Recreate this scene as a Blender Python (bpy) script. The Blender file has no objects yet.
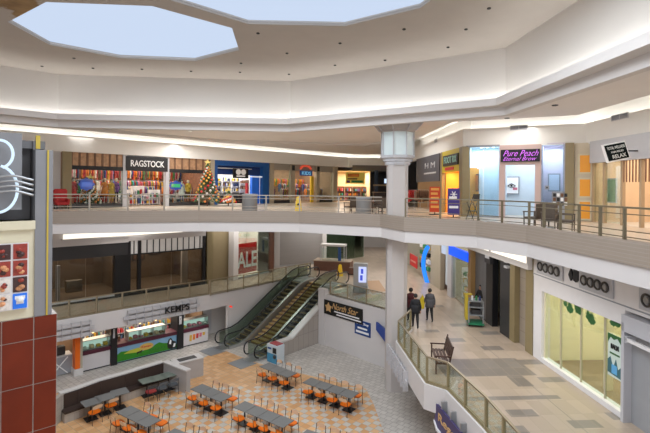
import bpy, bmesh, math, random
from mathutils import Vector, Matrix
random.seed(7)
PI = math.pi
COL = bpy.context.scene.collection
SC = bpy.context.scene

# ------------------------------------------------------------------ camera, world, light, exposure
HC = 10.15            # eye height above the food-court floor
FPX = 450.0           # focal length in pixels (frame 650 wide)
ROLL = 0.009
cam_d = bpy.data.cameras.new('camera')
cam_d.sensor_fit = 'HORIZONTAL'; cam_d.sensor_width = 36.0
cam_d.lens = FPX / 650 * 36.0
cam_d.shift_y = -29.0 / 650
cam_d.clip_end = 300
cam = bpy.data.objects.new('camera', cam_d); COL.objects.link(cam)
RV = Vector((1, 0, ROLL)).normalized(); UV = Vector((-ROLL, 0, 1)).normalized(); FV = Vector((0, 1, 0))
cam.matrix_world = Matrix(((RV.x, UV.x, -FV.x, 0), (RV.y, UV.y, -FV.y, 0), (RV.z, UV.z, -FV.z, HC), (0, 0, 0, 1)))
SC.camera = cam
SC.view_settings.view_transform = 'Standard'; SC.view_settings.look = 'None'
SC.view_settings.gamma = 1.0; SC.view_settings.use_curve_mapping = False
SC.view_settings.exposure = 0.0
SC.cycles.transparent_max_bounces = 40
SC.cycles.max_bounces = 12
SC.cycles.diffuse_bounces = 6

world = bpy.data.worlds.new('World'); SC.world = world; world.use_nodes = True
bg = world.node_tree.nodes['Background']
bg.inputs[0].default_value = (0.96, 0.95, 1.0, 1); bg.inputs[1].default_value = 1.0

def area(name, loc, size, power, color=(1, 1, 1), rot=(0, 0, 0), size_y=None):
    l = bpy.data.lights.new(name, 'AREA'); l.energy = power; l.color = color
    l.shape = 'RECTANGLE'; l.size = size; l.size_y = size_y or size
    o = bpy.data.objects.new(name, l); COL.objects.link(o); o.location = loc; o.rotation_euler = rot
    return o
WARM = (1.0, 0.90, 0.78); NEUT = (1.0, 0.98, 0.96); COOL = (0.86, 0.93, 1.0)
# daylight coming down through the two roof lights
area('skylight_lamp', (-4.5, 17, 15.75), 9, 1050, COOL, size_y=5)
area('skylight_lamp', (0.5, 10, 15.75), 9, 1250, COOL, size_y=6)
# ceiling luminaires over the upper and lower walkways
for p, sx, sy, e in [((-8, 33, 13.4), 8, 5, 520), ((4, 31, 13.4), 6, 6, 260), ((10, 17, 13.4), 2, 8, 170), ((9.5, 23, 13.4), 3, 1.5, 60),
                     ((-13, 28.5, 7.45), 3, 3, 110), ((-6, 33.5, 7.45), 4, 3, 150), ((0, 41, 7.45), 6, 5, 300), ((5.5, 33, 7.45), 3, 10, 330),
                     ((6.6, 20, 7.45), 2.2, 8, 150), ((5, 47, 7.45), 6, 5, 200), ((-9.2, 28.2, 2.25), 5, .6, 45), ((-18, 31.5, 13.4), 4, 3, 90)]:
    area('ceiling_lamp', p, sx, e, NEUT, size_y=sy)

# ------------------------------------------------------------------ pixel -> place
def ray(px, py):
    return RV * ((px - 325) / FPX) + FV - UV * ((py - 187.5) / FPX)
def at(px, py, z=0.0):
    d = ray(px, py); t = (z - HC) / d.z
    return Vector((d.x * t, d.y * t, z))
Z1, Z2, Z3 = 0.0, 3.15, 8.6

class Frame:
    """a vertical wall plane from p to q (left to right as seen); local x along it, local y behind it"""
    def __init__(s, p, q):
        s.o = Vector((p[0], p[1])); d = Vector((q[0], q[1])) - s.o; s.len = d.length
        s.d = d.normalized(); s.n = Vector((-s.d.y, s.d.x)); s.ang = math.atan2(s.d.y, s.d.x)
    def uz(s, px, py, off=0.0):
        r = ray(px, py); o = s.o + s.n * off
        t = (o.x * s.n.x + o.y * s.n.y) / (r.x * s.n.x + r.y * s.n.y)
        P = r * t
        return (P.x - s.o.x) * s.d.x + (P.y - s.o.y) * s.d.y, HC + P.z
    def u(s, px, py=230, off=0.0): return s.uz(px, py, off)[0]
    def z(s, px, py, off=0.0): return s.uz(px, py, off)[1]
    def pt(s, u, off=0.0, z=0.0):
        p = s.o + s.d * u + s.n * off
        return Vector((p.x, p.y, z))

# ------------------------------------------------------------------ materials
MATS = {}
def nodes_of(m):
    m.use_nodes = True; nt = m.node_tree
    return nt, nt.nodes['Principled BSDF']
def mat(name, col, rough=0.6, metal=0.0, var=0.06, scale=3.0, emit=None, es=1.0, spec=None, bump=0.0):
    if name in MATS: return MATS[name]
    m = bpy.data.materials.new(name); nt, b = nodes_of(m)
    b.inputs['Roughness'].default_value = rough; b.inputs['Metallic'].default_value = metal
    if spec is not None: b.inputs['Specular IOR Level'].default_value = spec
    tc = nt.nodes.new('ShaderNodeTexCoord'); ns = nt.nodes.new('ShaderNodeTexNoise'); ns.inputs['Scale'].default_value = scale
    ns.inputs['Detail'].default_value = 3
    nt.links.new(tc.outputs['Object'], ns.inputs['Vector'])
    mx = nt.nodes.new('ShaderNodeMix'); mx.data_type = 'RGBA'
    mx.inputs[6].default_value = (*[max(0, c * (1 - var)) for c in col], 1); mx.inputs[7].default_value = (*[min(1, c * (1 + var)) for c in col], 1)
    nt.links.new(ns.outputs[0], mx.inputs[0]); nt.links.new(mx.outputs[2], b.inputs['Base Color'])
    if bump:
        bp = nt.nodes.new('ShaderNodeBump'); bp.inputs['Strength'].default_value = bump; bp.inputs['Distance'].default_value = .01
        nt.links.new(ns.outputs[0], bp.inputs['Height']); nt.links.new(bp.outputs[0], b.inputs['Normal'])
    if emit:
        b.inputs['Emission Color'].default_value = (*emit, 1); b.inputs['Emission Strength'].default_value = es
    MATS[name] = m
    return m
def math_n(nt, op, a, b=None, c=None):
    n = nt.nodes.new('ShaderNodeMath'); n.operation = op
    for i, v in enumerate([a, b, c]):
        if v is None: continue
        if isinstance(v, (int, float)): n.inputs[i].default_value = v
        else: nt.links.new(v, n.inputs[i])
    return n.outputs[0]
def mixc(nt, f, a, b):
    n = nt.nodes.new('ShaderNodeMix'); n.data_type = 'RGBA'
    if isinstance(f, (int, float)): n.inputs[0].default_value = f
    else: nt.links.new(f, n.inputs[0])
    for i, v in ((6, a), (7, b)):
        if isinstance(v, tuple): n.inputs[i].default_value = (*v, 1)
        else: nt.links.new(v, n.inputs[i])
    return n.outputs[2]
def rotated_xy(nt, ang):
    """world x,y turned by -ang"""
    g = nt.nodes.new('ShaderNodeNewGeometry'); s = nt.nodes.new('ShaderNodeSeparateXYZ'); nt.links.new(g.outputs['Position'], s.inputs[0])
    c, sn = math.cos(ang), math.sin(ang)
    x = math_n(nt, 'ADD', math_n(nt, 'MULTIPLY', s.outputs[0], c), math_n(nt, 'MULTIPLY', s.outputs[1], sn))
    y = math_n(nt, 'ADD', math_n(nt, 'MULTIPLY', s.outputs[0], -sn), math_n(nt, 'MULTIPLY', s.outputs[1], c))
    return x, y, s.outputs[2]
def grout(nt, x, y, w, h, g, stagger=False):
    """1 in the joints of a w x h grid"""
    if stagger:
        row = math_n(nt, 'FLOOR', math_n(nt, 'DIVIDE', y, h))
        x = math_n(nt, 'ADD', x, math_n(nt, 'MULTIPLY', row, w * .5))
    fx = math_n(nt, 'FRACT', math_n(nt, 'DIVIDE', x, w)); fy = math_n(nt, 'FRACT', math_n(nt, 'DIVIDE', y, h))
    return math_n(nt, 'MAXIMUM', math_n(nt, 'LESS_THAN', fx, g / w), math_n(nt, 'LESS_THAN', fy, g / h))
def cell_rand(nt, x, y, w, h):
    cv = nt.nodes.new('ShaderNodeCombineXYZ')
    nt.links.new(math_n(nt, 'FLOOR', math_n(nt, 'DIVIDE', x, w)), cv.inputs[0]); nt.links.new(math_n(nt, 'FLOOR', math_n(nt, 'DIVIDE', y, h)), cv.inputs[1])
    wn = nt.nodes.new('ShaderNodeTexWhiteNoise'); nt.links.new(cv.outputs[0], wn.inputs['Vector'])
    return wn.outputs['Value']
ANG_E = math.atan2(.753, .658)      # escalator direction
ANG_R = ANG_E - PI / 2              # across the escalators / along the table rows
def floor_orange():
    m = bpy.data.materials.new('food_court_orange_tile'); nt, b = nodes_of(m)
    x, y, z = rotated_xy(nt, ANG_R + .04)
    T = .31
    ix = math_n(nt, 'FLOOR', math_n(nt, 'DIVIDE', x, T)); iy = math_n(nt, 'FLOOR', math_n(nt, 'DIVIDE', y, T))
    par = math_n(nt, 'MODULO', math_n(nt, 'ADD', math_n(nt, 'ADD', ix, iy), 400), 2)
    r = cell_rand(nt, x, y, T, T)
    keep = math_n(nt, 'MULTIPLY', math_n(nt, 'GREATER_THAN', par, .5), math_n(nt, 'GREATER_THAN', r, .12))
    # the checkered zone starts some way in from the counters
    g = nt.nodes.new('ShaderNodeNewGeometry'); s = nt.nodes.new('ShaderNodeSeparateXYZ'); nt.links.new(g.outputs['Position'], s.inputs[0])
    lim = math_n(nt, 'LESS_THAN', s.outputs[1], 22.9)
    lim2 = math_n(nt, 'GREATER_THAN', math_n(nt, 'ADD', s.outputs[0], math_n(nt, 'MULTIPLY', s.outputs[1], -.25)), -13.1)
    zone = math_n(nt, 'MULTIPLY', lim, lim2)
    wht = math_n(nt, 'MULTIPLY', keep, zone)
    base = mixc(nt, r, (.58, .30, .12), (.72, .44, .22))
    cream = mixc(nt, r, (.48, .44, .39), (.58, .54, .48))
    c = mixc(nt, wht, base, cream)
    c = mixc(nt, grout(nt, x, y, T, T, .02), c, (.42, .30, .2))
    nt.links.new(c, b.inputs['Base Color']); b.inputs['Roughness'].default_value = .38
    return m
def floor_paver():
    m = bpy.data.materials.new('grey_small_paver'); nt, b = nodes_of(m)
    x, y, z = rotated_xy(nt, ANG_R + .04)
    r = cell_rand(nt, x, y, .3, .3)
    c = mixc(nt, r, (.49, .455, .41), (.60, .56, .51))
    c = mixc(nt, grout(nt, x, y, .3, .3, .025, True), c, (.34, .30, .27))
    nt.links.new(c, b.inputs['Base Color']); b.inputs['Roughness'].default_value = .45
    return m
def floor_mall(name, darks, ang, lo=(.40, .315, .235), hi=(.49, .39, .30)):
    """cream stone tiles 0.6 x 0.3 with grey tiles let into them (world rectangles)"""
    m = bpy.data.materials.new(name); nt, b = nodes_of(m)
    x, y, z = rotated_xy(nt, ang)
    r = cell_rand(nt, x, y, .45, .9)
    c = mixc(nt, r, lo, hi)
    for (cx, cy, w, h) in darks:
        a = math_n(nt, 'LESS_THAN', math_n(nt, 'ABSOLUTE', math_n(nt, 'SUBTRACT', x, cx)), w / 2)
        d = math_n(nt, 'LESS_THAN', math_n(nt, 'ABSOLUTE', math_n(nt, 'SUBTRACT', y, cy)), h / 2)
        c = mixc(nt, math_n(nt, 'MULTIPLY', a, d), c, mixc(nt, r, (.21, .18, .15), (.27, .235, .2)))
    c = mixc(nt, grout(nt, x, y, .45, .9, .012), c, (.36, .29, .22))
    nt.links.new(c, b.inputs['Base Color']); b.inputs['Roughness'].default_value = .28
    return m
def tile_wall(name, lo, hi, w, h, g, gc, rough=.4):
    """tiles on a wall in the object's own x / z"""
    m = bpy.data.materials.new(name); nt, b = nodes_of(m)
    tc = nt.nodes.new('ShaderNodeTexCoord'); s = nt.nodes.new('ShaderNodeSeparateXYZ'); nt.links.new(tc.outputs['Object'], s.inputs[0])
    xy = math_n(nt, 'ADD', s.outputs[0], s.outputs[1])
    r = cell_rand(nt, xy, s.outputs[2], w, h)
    ns = nt.nodes.new('ShaderNodeTexNoise'); ns.inputs['Scale'].default_value = 2.5; nt.links.new(tc.outputs['Object'], ns.inputs['Vector'])
    c = mixc(nt, math_n(nt, 'MULTIPLY', math_n(nt, 'ADD', r, ns.outputs[0]), .5), lo, hi)
    c = mixc(nt, grout(nt, xy, s.outputs[2], w, h, g), c, gc)
    nt.links.new(c, b.inputs['Base Color']); b.inputs['Roughness'].default_value = rough
    MATS[name] = m
    return m
def glass(name, tint=(.9, .95, .93), alpha=.25, rough=.03, gl_=.35):
    m = bpy.data.materials.new(name); nt, b = nodes_of(m)
    nt.nodes.remove(b); out = nt.nodes['Material Output']
    tr = nt.nodes.new('ShaderNodeBsdfTransparent'); tr.inputs[0].default_value = (*tint, 1)
    gl = nt.nodes.new('ShaderNodeBsdfGlossy'); gl.inputs['Roughness'].default_value = rough; gl.inputs[0].default_value = (.9, .95, .93, 1)
    fr = nt.nodes.new('ShaderNodeFresnel'); fr.inputs[0].default_value = 1.5
    f = math_n(nt, 'ADD', math_n(nt, 'MULTIPLY', fr.outputs[0], gl_), alpha * .05)
    mx = nt.nodes.new('ShaderNodeMixShader'); nt.links.new(f, mx.inputs[0]); nt.links.new(tr.outputs[0], mx.inputs[1]); nt.links.new(gl.outputs[0], mx.inputs[2])
    nt.links.new(mx.outputs[0], out.inputs[0]); MATS[name] = m
    return m
def emis(name, col, s):
    return mat(name, tuple(.12 * c for c in col), .6, emit=col, es=s, var=0, spec=.2)

M_white = mat('white_plaster', (.62, .59, .565), .8, var=.03, scale=1)
M_drum = mat('warm_white_plaster', (.60, .57, .53), .8, var=.03, scale=.6)
M_ceil_low = mat('lower_ceiling_paint', (.74, .71, .69), .85, var=.04, scale=.7)
M_beam = tile_wall('taupe_beam_panel', (.27, .22, .175), (.32, .265, .215), 30, .1, .012, (.34, .29, .25), .6)
M_parapet = mat('parapet_white_paint', (.62, .59, .575), .7, var=.03, scale=1.2)
M_olive = mat('khaki_bronze_paint', (.26, .205, .105), .45, var=.08)
M_bronze = mat('bronze_rail_metal', (.30, .25, .165), .35, .55, var=.1)
M_rail = mat('brushed_nickel_rail', (.40, .36, .30), .32, .6, var=.1)
M_black = mat('black_metal', (.012, .012, .014), .4, .1)
M_dark = mat('charcoal_panel', (.035, .034, .036), .45)
M_grey = mat('grey_panel', (.30, .31, .33), .5)
M_lgrey = mat('light_grey_panel', (.50, .50, .52), .45)
M_steel = mat('brushed_steel', (.45, .46, .47), .3, .8)
M_cream = mat('cream_paint', (.72, .66, .48), .6)
M_yellow = mat('mustard_paint', (.55, .40, .05), .5)
M_tabletop = mat('slate_laminate_top', (.165, .165, .16), .5, var=.12, scale=20)
M_greentop = mat('grey_green_laminate_top', (.17, .20, .165), .42, var=.1, scale=20)
M_orange = mat('orange_seat_vinyl', (.80, .17, .006), .5, var=.08, scale=9)
M_ply = mat('bent_beech_plywood', (.66, .46, .30), .45, var=.1, scale=6)
M_frame = mat('dark_chair_tube', (.045, .035, .03), .4, .4)
M_brown = mat('dark_brown_vinyl', (.055, .035, .028), .5, var=.15)
M_stone = mat('pale_stone_cap', (.62, .60, .58), .4, var=.05)
M_plinth = tile_wall('booth_stone_tile', (.36, .32, .28), (.42, .38, .33), .3, .3, .01, (.25, .22, .2), .5)
M_white_gloss = mat('white_gloss_panel', (.78, .76, .76), .3)
M_red = mat('red_paint', (.62, .03, .03), .5)
M_blue = mat('royal_blue_paint', (.015, .07, .24), .4)
M_text_w = mat('white_lettering', (.85, .85, .85), .5)
M_glass = glass('clear_glass'); M_glass_g = glass('green_tint_glass', (.90, .93, .90), .3); M_glass_d = glass('dark_tint_glass', (.72, .68, .62), .35)
M_wood = mat('reddish_wood', (.15, .065, .04), .4, var=.2, scale=8)

# ------------------------------------------------------------------ mesh builder
class MB:
    def __init__(s): s.v = []; s.f = []; s.mi = []; s.cur = 0
    def face(s, idx): s.f.append(idx); s.mi.append(s.cur)
    def box(s, x0, x1, y0, y1, z0, z1):
        if x0 > x1: x0, x1 = x1, x0
        if y0 > y1: y0, y1 = y1, y0
        if z0 > z1: z0, z1 = z1, z0
        b = len(s.v)
        s.v += [Vector(p) for p in ((x0, y0, z0), (x1, y0, z0), (x1, y1, z0), (x0, y1, z0), (x0, y0, z1), (x1, y0, z1), (x1, y1, z1), (x0, y1, z1))]
        for q in ((0, 3, 2, 1), (4, 5, 6, 7), (0, 1, 5, 4), (1, 2, 6, 5), (2, 3, 7, 6), (3, 0, 4, 7)): s.face([b + i for i in q])
        return s
    def bar(s, p, q, w, h):
        p = Vector(p); q = Vector(q); d = (q - p).normalized()
        up = Vector((0, 0, 1)) if abs(d.z) < .95 else Vector((0, 1, 0))
        sd = d.cross(up).normalized(); u = sd.cross(d).normalized(); b = len(s.v)
        for c in (p, q):
            for a, e in ((-1, -1), (1, -1), (1, 1), (-1, 1)): s.v.append(c + sd * a * w / 2 + u * e * h / 2)
        for qd in ((3, 2, 1, 0), (4, 5, 6, 7), (0, 1, 5, 4), (1, 2, 6, 5), (2, 3, 7, 6), (3, 0, 4, 7)): s.face([b + i for i in qd])
        return s
    def tube(s, pts, r, n=8, closed=False):
        pts = [Vector(p) for p in pts]; N = len(pts); b = len(s.v); prev = None
        for i, p in enumerate(pts):
            if closed: t = (pts[(i + 1) % N] - pts[i - 1]).normalized()
            else: t = (pts[min(i + 1, N - 1)] - pts[max(i - 1, 0)]).normalized()
            if prev is None:
                a = Vector((0, 0, 1)) if abs(t.z) < .9 else Vector((1, 0, 0)); prev = t.cross(a).normalized()
            prev = (prev - t * prev.dot(t)).normalized(); o = t.cross(prev)
            rr = r[i] if isinstance(r, (list, tuple)) else r
            for k in range(n):
                a = 2 * PI * k / n; s.v.append(p + prev * math.cos(a) * rr + o * math.sin(a) * rr)
        for i in range(N if closed else N - 1):
            j = (i + 1) % N
            for k in range(n):
                k2 = (k + 1) % n; s.face([b + i * n + k, b + i * n + k2, b + j * n + k2, b + j * n + k])
        if not closed:
            s.face([b + k for k in reversed(range(n))]); s.face([b + (N - 1) * n + k for k in range(n)])
        return s
    def lathe(s, prof, n=16, c=(0, 0, 0), rot=0.0):
        b = len(s.v); c = Vector(c)
        for (r, z) in prof:
            for k in range(n):
                a = 2 * PI * k / n + rot; s.v.append(c + Vector((r * math.cos(a), r * math.sin(a), z)))
        for i in range(len(prof) - 1):
            for k in range(n):
                k2 = (k + 1) % n; s.face([b + i * n + k, b + i * n + k2, b + (i + 1) * n + k2, b + (i + 1) * n + k])
        s.face([b + k for k in reversed(range(n))]); s.face([b + (len(prof) - 1) * n + k for k in range(n)])
        return s
    def prism(s, poly, z0, z1):
        b = len(s.v); n = len(poly)
        for z in (z0, z1):
            for p in poly: s.v.append(Vector((p[0], p[1], z)))
        s.face([b + i for i in reversed(range(n))]); s.face([b + n + i for i in range(n)])
        for i in range(n):
            j = (i + 1) % n; s.face([b + i, b + j, b + n + j, b + n + i])
        return s
    def vprism(s, poly, y0, y1):
        """outline in x,z given thickness in y"""
        b = len(s.v); n = len(poly)
        for y in (y0, y1):
            for p in poly: s.v.append(Vector((p[0], y, p[1])))
        s.face([b + i for i in range(n)]); s.face([b + n + i for i in reversed(range(n))])
        for i in range(n):
            j = (i + 1) % n; s.face([b + j, b + i, b + n + i, b + n + j])
        return s
    def ball(s, c, r, n=10, m=6, sz=1.0):
        return s.lathe([(max(1e-4, r * math.sin(PI * i / m)), -r * sz * math.cos(PI * i / m)) for i in range(m + 1)], n, c)
    def sweep(s, path, d0, d1, z0, z1):
        """box section following a plan path; d = offset to its left"""
        A = offset(path, d0); B = offset(path, d1); b = len(s.v); n = len(path)
        for i in range(n):
            s.v += [Vector((*A[i], z0)), Vector((*B[i], z0)), Vector((*B[i], z1)), Vector((*A[i], z1))]
        for i in range(n - 1):
            p = b + 4 * i; q = p + 4
            for k in range(4): s.face([p + k, q + k, q + (k + 1) % 4, p + (k + 1) % 4])
        s.face([b, b + 1, b + 2, b + 3]); e = b + 4 * (n - 1); s.face([e + 3, e + 2, e + 1, e])
        return s
    def xf(s, M, start=0):
        for i in range(start, len(s.v)): s.v[i] = M @ s.v[i]
        return s
    def build(s, name, material, parent=None, smooth=False, bevel=0.0, loc=None):
        me = bpy.data.meshes.new(name); me.from_pydata([tuple(v) for v in s.v], [], s.f)
        ms = material if isinstance(material, (list, tuple)) else [material]
        for m in ms: me.materials.append(m)
        if len(ms) > 1:
            for p, k in zip(me.polygons, s.mi): p.material_index = k
        bm = bmesh.new(); bm.from_mesh(me); bmesh.ops.recalc_face_normals(bm, faces=bm.faces)
        if bevel: bmesh.ops.bevel(bm, geom=list(bm.edges), offset=bevel, segments=2, affect='EDGES', clamp_overlap=True)
        bm.to_mesh(me); bm.free()
        if smooth:
            for p in me.polygons: p.use_smooth = True
        o = bpy.data.objects.new(name, me); COL.objects.link(o)
        if loc is not None: o.location = loc
        if parent: o.parent = parent
        return o
def offset(path, d):
    P = [Vector((p[0], p[1])) for p in path]; out = []
    for i in range(len(P)):
        ns = []
        if i > 0: e = (P[i] - P[i - 1]).normalized(); ns.append(Vector((-e.y, e.x)))
        if i < len(P) - 1: e = (P[i + 1] - P[i]).normalized(); ns.append(Vector((-e.y, e.x)))
        n = sum(ns, Vector((0, 0))).normalized(); k = 1 / max(.4, n.dot(ns[0]))
        out.append(P[i] + n * d * k)
    return out
def tag(o, label=None, cat=None, group=None, kind=None):
    if label: o['label'] = label
    if cat: o['category'] = cat
    if group: o['group'] = group
    if kind: o['kind'] = kind
    return o
def thing(name, label, cat, loc=(0, 0, 0), rotz=0.0, group=None):
    o = bpy.data.objects.new(name, None); COL.objects.link(o); o.location = loc; o.rotation_euler = (0, 0, rotz)
    o.empty_display_size = .1
    return tag(o, label, cat, group)
def struct(name, mb, m, label=None, smooth=False):
    o = mb.build(name, m, smooth=smooth); o['kind'] = 'structure'
    if label: o['label'] = label
    return o
KIDS = {}
def dup(o, loc=None, rotz=None, label=None, parent=None, group=None):
    c = o.copy(); COL.objects.link(c)
    if parent: c.parent = parent
    if loc is not None: c.location = loc
    if rotz is not None: c.rotation_euler = (0, 0, rotz)
    if label: c['label'] = label
    if group: c['group'] = group
    for ch in list(o.children): dup(ch, parent=c)
    return c
def text(s, box, d, m, parent, name='lettering', depth=.02, shear=0, label=None, bold=0):
    """lettering fitted to (u0, u1, z0, z1), standing in the parent's x-z plane at y = d"""
    cu = bpy.data.curves.new(name, 'FONT'); cu.body = s; cu.extrude = .02; cu.shear = shear; cu.offset = bold
    cu.align_x = 'LEFT'
    o = bpy.data.objects.new('tmp', cu); COL.objects.link(o); bpy.context.view_layer.update()
    me = bpy.data.meshes.new_from_object(o.evaluated_get(bpy.context.evaluated_depsgraph_get()))
    bpy.data.objects.remove(o); bpy.data.curves.remove(cu)
    xs = [v.co.x for v in me.vertices]; ys = [v.co.y for v in me.vertices]
    x0, x1, y0, y1 = min(xs), max(xs), min(ys), max(ys); u0, u1, z0, z1 = box
    for v in me.vertices:
        v.co = Vector((u0 + (v.co.x - x0) / (x1 - x0) * (u1 - u0), d - depth * (.5 + v.co.z / .04), z0 + (v.co.y - y0) / (y1 - y0) * (z1 - z0)))
    me.materials.clear(); me.materials.append(m)
    t = bpy.data.objects.new(name, me); COL.objects.link(t); t.parent = parent
    if label: t['label'] = label
    return t
# ------------------------------------------------------------------ plan lines
E = Vector((.658, .753)); R_ = Vector((.753, -.658))
def V2(v): return (v[0], v[1])
L1 = Vector((-6.87, 28.6)); R2 = Vector((-3.9, 26.0))
LAND_A = (-.31, 29.46); LAND_B = V2(at(386, 312, Z2))
deckL = at(57, 325, Z2)
left_dir = Vector((.757, .653))
bend = L1 + Vector((-.33, .3)) - E * .2
deck_left0 = Vector((deckL.x, deckL.y)) - left_dir * 14
notch_top_l = L1 + E * 8.9 - R_ * .36
notch_top_r = R2 + E * 8.9 + R_ * .12
s_ = notch_top_r.copy()
corner = V2(at(397, 343.6, Z2)); c2 = V2(at(425.4, 386, Z2)); c3 = V2(at(446.6, 393, Z2)); c4 = V2(at(484, 433, Z2))
c5 = (c4[0] + .35, 7.5)
COLX, COLY = 3.66, 22.85
edge2_left = [V2(deck_left0), V2(bend)]
edge2_right = [(3.72, 24.3), (4.15, 23.4), (4.2, 22.1), corner, c2, c3, c4, c5]
slab2 = edge2_left + [V2(notch_top_l), V2(notch_top_r), LAND_A, LAND_B] + edge2_right + [(24, 7.5), (24, 70), (-45, 70), (-45, 12)]

edge3 = [(-21.5, 15.1), (-13.6, 22.25), (-6.8, 24.25), (-1.4, 24.3), (2.75, 22.15), (3.55, 20.1), (6.2, 18.4), (7.25, 16.2), (7.9, 11.0), (8.3, 5.0)]
slab3 = edge3 + [(30, 5), (30, 70), (-45, 70), (-45, 15.1)]
drum = [(-22.5, 15.3), (-13.9, 23.4), (-1.9, 24.4), (7.3, 18.3), (7.65, 13.6), (8.3, 4.0), (8.6, -8)]

# ------------------------------------------------------------------ floors
m = MB(); m.box(-45, 30, -2, 70, -.3, 0); struct('floor', m, floor_paver(), 'grey paver floor of the food court')
orange = [(-18, 6), (-18, 19), V2(at(62, 392)), V2(at(187, 366)), V2(at(216, 352)), V2(L1 + E * -.1), V2(R2 + R_ * .1), V2(at(303, 374)), V2(at(366, 389)), V2(at(374, 405)), V2(at(384, 433)), (1.6, 14), (1, 6)]
m = MB(); m.prism(orange, -.01, .006); struct('floor', m, floor_orange(), 'orange and white tiled seating area')

AW = -math.atan2(.066, 1) + 0   # the right wall runs along (-.066, 1)
ANG2 = math.atan2(.066, 1)
def rot_to(p, a):
    c, s = math.cos(a), math.sin(a); return (p[0] * c + p[1] * s, -p[0] * s + p[1] * c)
dk = []
for (px, py, w, h) in [(459, 325, .9, .5), (455, 340, .9, .5), (490, 333, .9, .5), (492, 348, .9, .5), (476, 312, .8, .6), (466, 300, .8, .6),
                       (522, 413, .9, .45), (585, 424, .9, .45), (551.5, 379.5, .9, .45), (512, 430, .9, .45), (530, 362, .9, .5), (618, 416, .6, .45), (470, 433, .5, .4),
                       (420, 300, .8, .5), (437, 306, .8, .5), (520, 381, .6, .9), (432, 331, .7, .4)]:
    q = rot_to(at(px, py, Z2), ANG2); dk.append((q[0], q[1], w, h))
def band(x0, y0, x1, y1):
    a = rot_to(at(x0, y0, Z2), ANG2); b = rot_to(at(x1, y1, Z2), ANG2)
    dk.append(((a[0] + b[0]) / 2, (a[1] + b[1]) / 2, abs(b[0] - a[0]), abs(b[1] - a[1])))
band(446, 377, 515, 358); band(466, 401, 557, 395)
q = rot_to(at(536, 377, Z2), ANG2); dk.append((q[0] - .55, q[1] + 20, .03, 60)); 
M_floor2 = floor_mall('mall_cream_floor', dk, ANG2)
bm2 = MB(); bm2.prism(slab2, Z2 - .72, Z2)
struct('floor', bm2, [M_floor2], 'cream tiled floor of the middle level')
M_floor3 = floor_mall('upper_cream_floor', [], PI / 4, (.50, .42, .33), (.58, .49, .39))
m = MB(); m.prism([V2(p) for p in offset(edge3, .12)] + slab3[len(edge3):], Z3 - .85, Z3)
struct('floor', m, [M_floor3], 'cream floor of the upper level')

# parapets / fascias of the middle level
m = MB(); m.sweep([V2(deck_left0), V2(bend), V2(L1 + E * 9.0 - R_ * .38)], -.06, .16, Z2 - .85, Z2 + .1); struct('wall_left', m, M_parapet, 'white fascia above the food counters')
m = MB(); m.sweep([(4.15, 23.4), (4.2, 22.1), corner, c2, c3, c4, c5], -.06, .16, Z2 - .8, Z2 + .1); struct('wall_right', m, M_parapet, 'white fascia under the right-hand glass railing')
# landing wall beneath the top of the escalators
m = MB(); m.sweep([LAND_A, LAND_B, (3.72, 24.3)], -.05, .25, 0, Z2 + .12); struct('wall_back', m, M_parapet, 'white wall under the escalator landing')
# wall that carries the left walkway behind the escalators
pw0 = L1 - R_ * .38
wl = [V2(pw0 + E * 1.2), V2(pw0 + E * 9.2)]
m = MB(); m.sweep(wl, 0, .2, 0, Z2 + .1); struct('wall_left', m, M_parapet, 'white wall beside the escalators')
# walls under the right walkway and beyond
m = MB(); m.sweep([(5.6, 24.3), (6.2, 7)], 0, .2, 0, Z2 - .72); struct('wall_right', m, M_parapet)
m = MB(); m.sweep([(3.72, 24.3), (5.6, 24.3)], 0, .2, 0, Z2 - .72); struct('wall_right', m, M_parapet)

# upper-level edge beam
m = MB(); m.sweep(edge3, -.02, .28, Z3 - .35, Z3 + .25); struct('trim_1', m, M_beam, 'taupe slatted beam along the upper level')
m = MB(); m.sweep(edge3, .06, .3, 7.72, Z3 - .35); struct('trim_2', m, M_parapet, 'white band under the taupe beam')

# ------------------------------------------------------------------ ceilings
def ceiling_with_holes(name, outer, holes, z, m):
    bm = bmesh.new(); edges = []
    for lp in [outer] + holes:
        vs = [bm.verts.new((p[0], p[1], z)) for p in lp]
        for i in range(len(vs)): edges.append(bm.edges.new((vs[i], vs[(i + 1) % len(vs)])))
    bmesh.ops.triangle_fill(bm, use_beauty=True, use_dissolve=False, edges=edges)
    r = bmesh.ops.extrude_face_region(bm, geom=list(bm.faces))
    for v in [g for g in r['geom'] if isinstance(g, bmesh.types.BMVert)]: v.co.z += .08
    bmesh.ops.recalc_face_normals(bm, faces=bm.faces)
    me = bpy.data.meshes.new(name); bm.to_mesh(me); bm.free(); me.materials.append(m)
    o = bpy.data.objects.new(name, me); COL.objects.link(o); o['kind'] = 'structure'; return o
ZT = 15.9
sk1 = [V2(at(x, y, ZT)) for x, y in [(8, 22), (50, 45), (120, 58), (195, 61), (239, 50), (232, 28), (152, 6), (46, 2)]]
sk2 = [V2(at(x, y, ZT)) for x, y in [(170, 0), (248, 24), (345, 26), (420, 8)]]
a_ = at(420, 8, ZT); b_ = at(170, 0, ZT)
sk2 += [(a_.x + 1.2, a_.y - 3.5), (a_.x - .5, a_.y - 7), (b_.x + 1, b_.y - 5.5), (b_.x - 1.5, b_.y - 2)]
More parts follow.
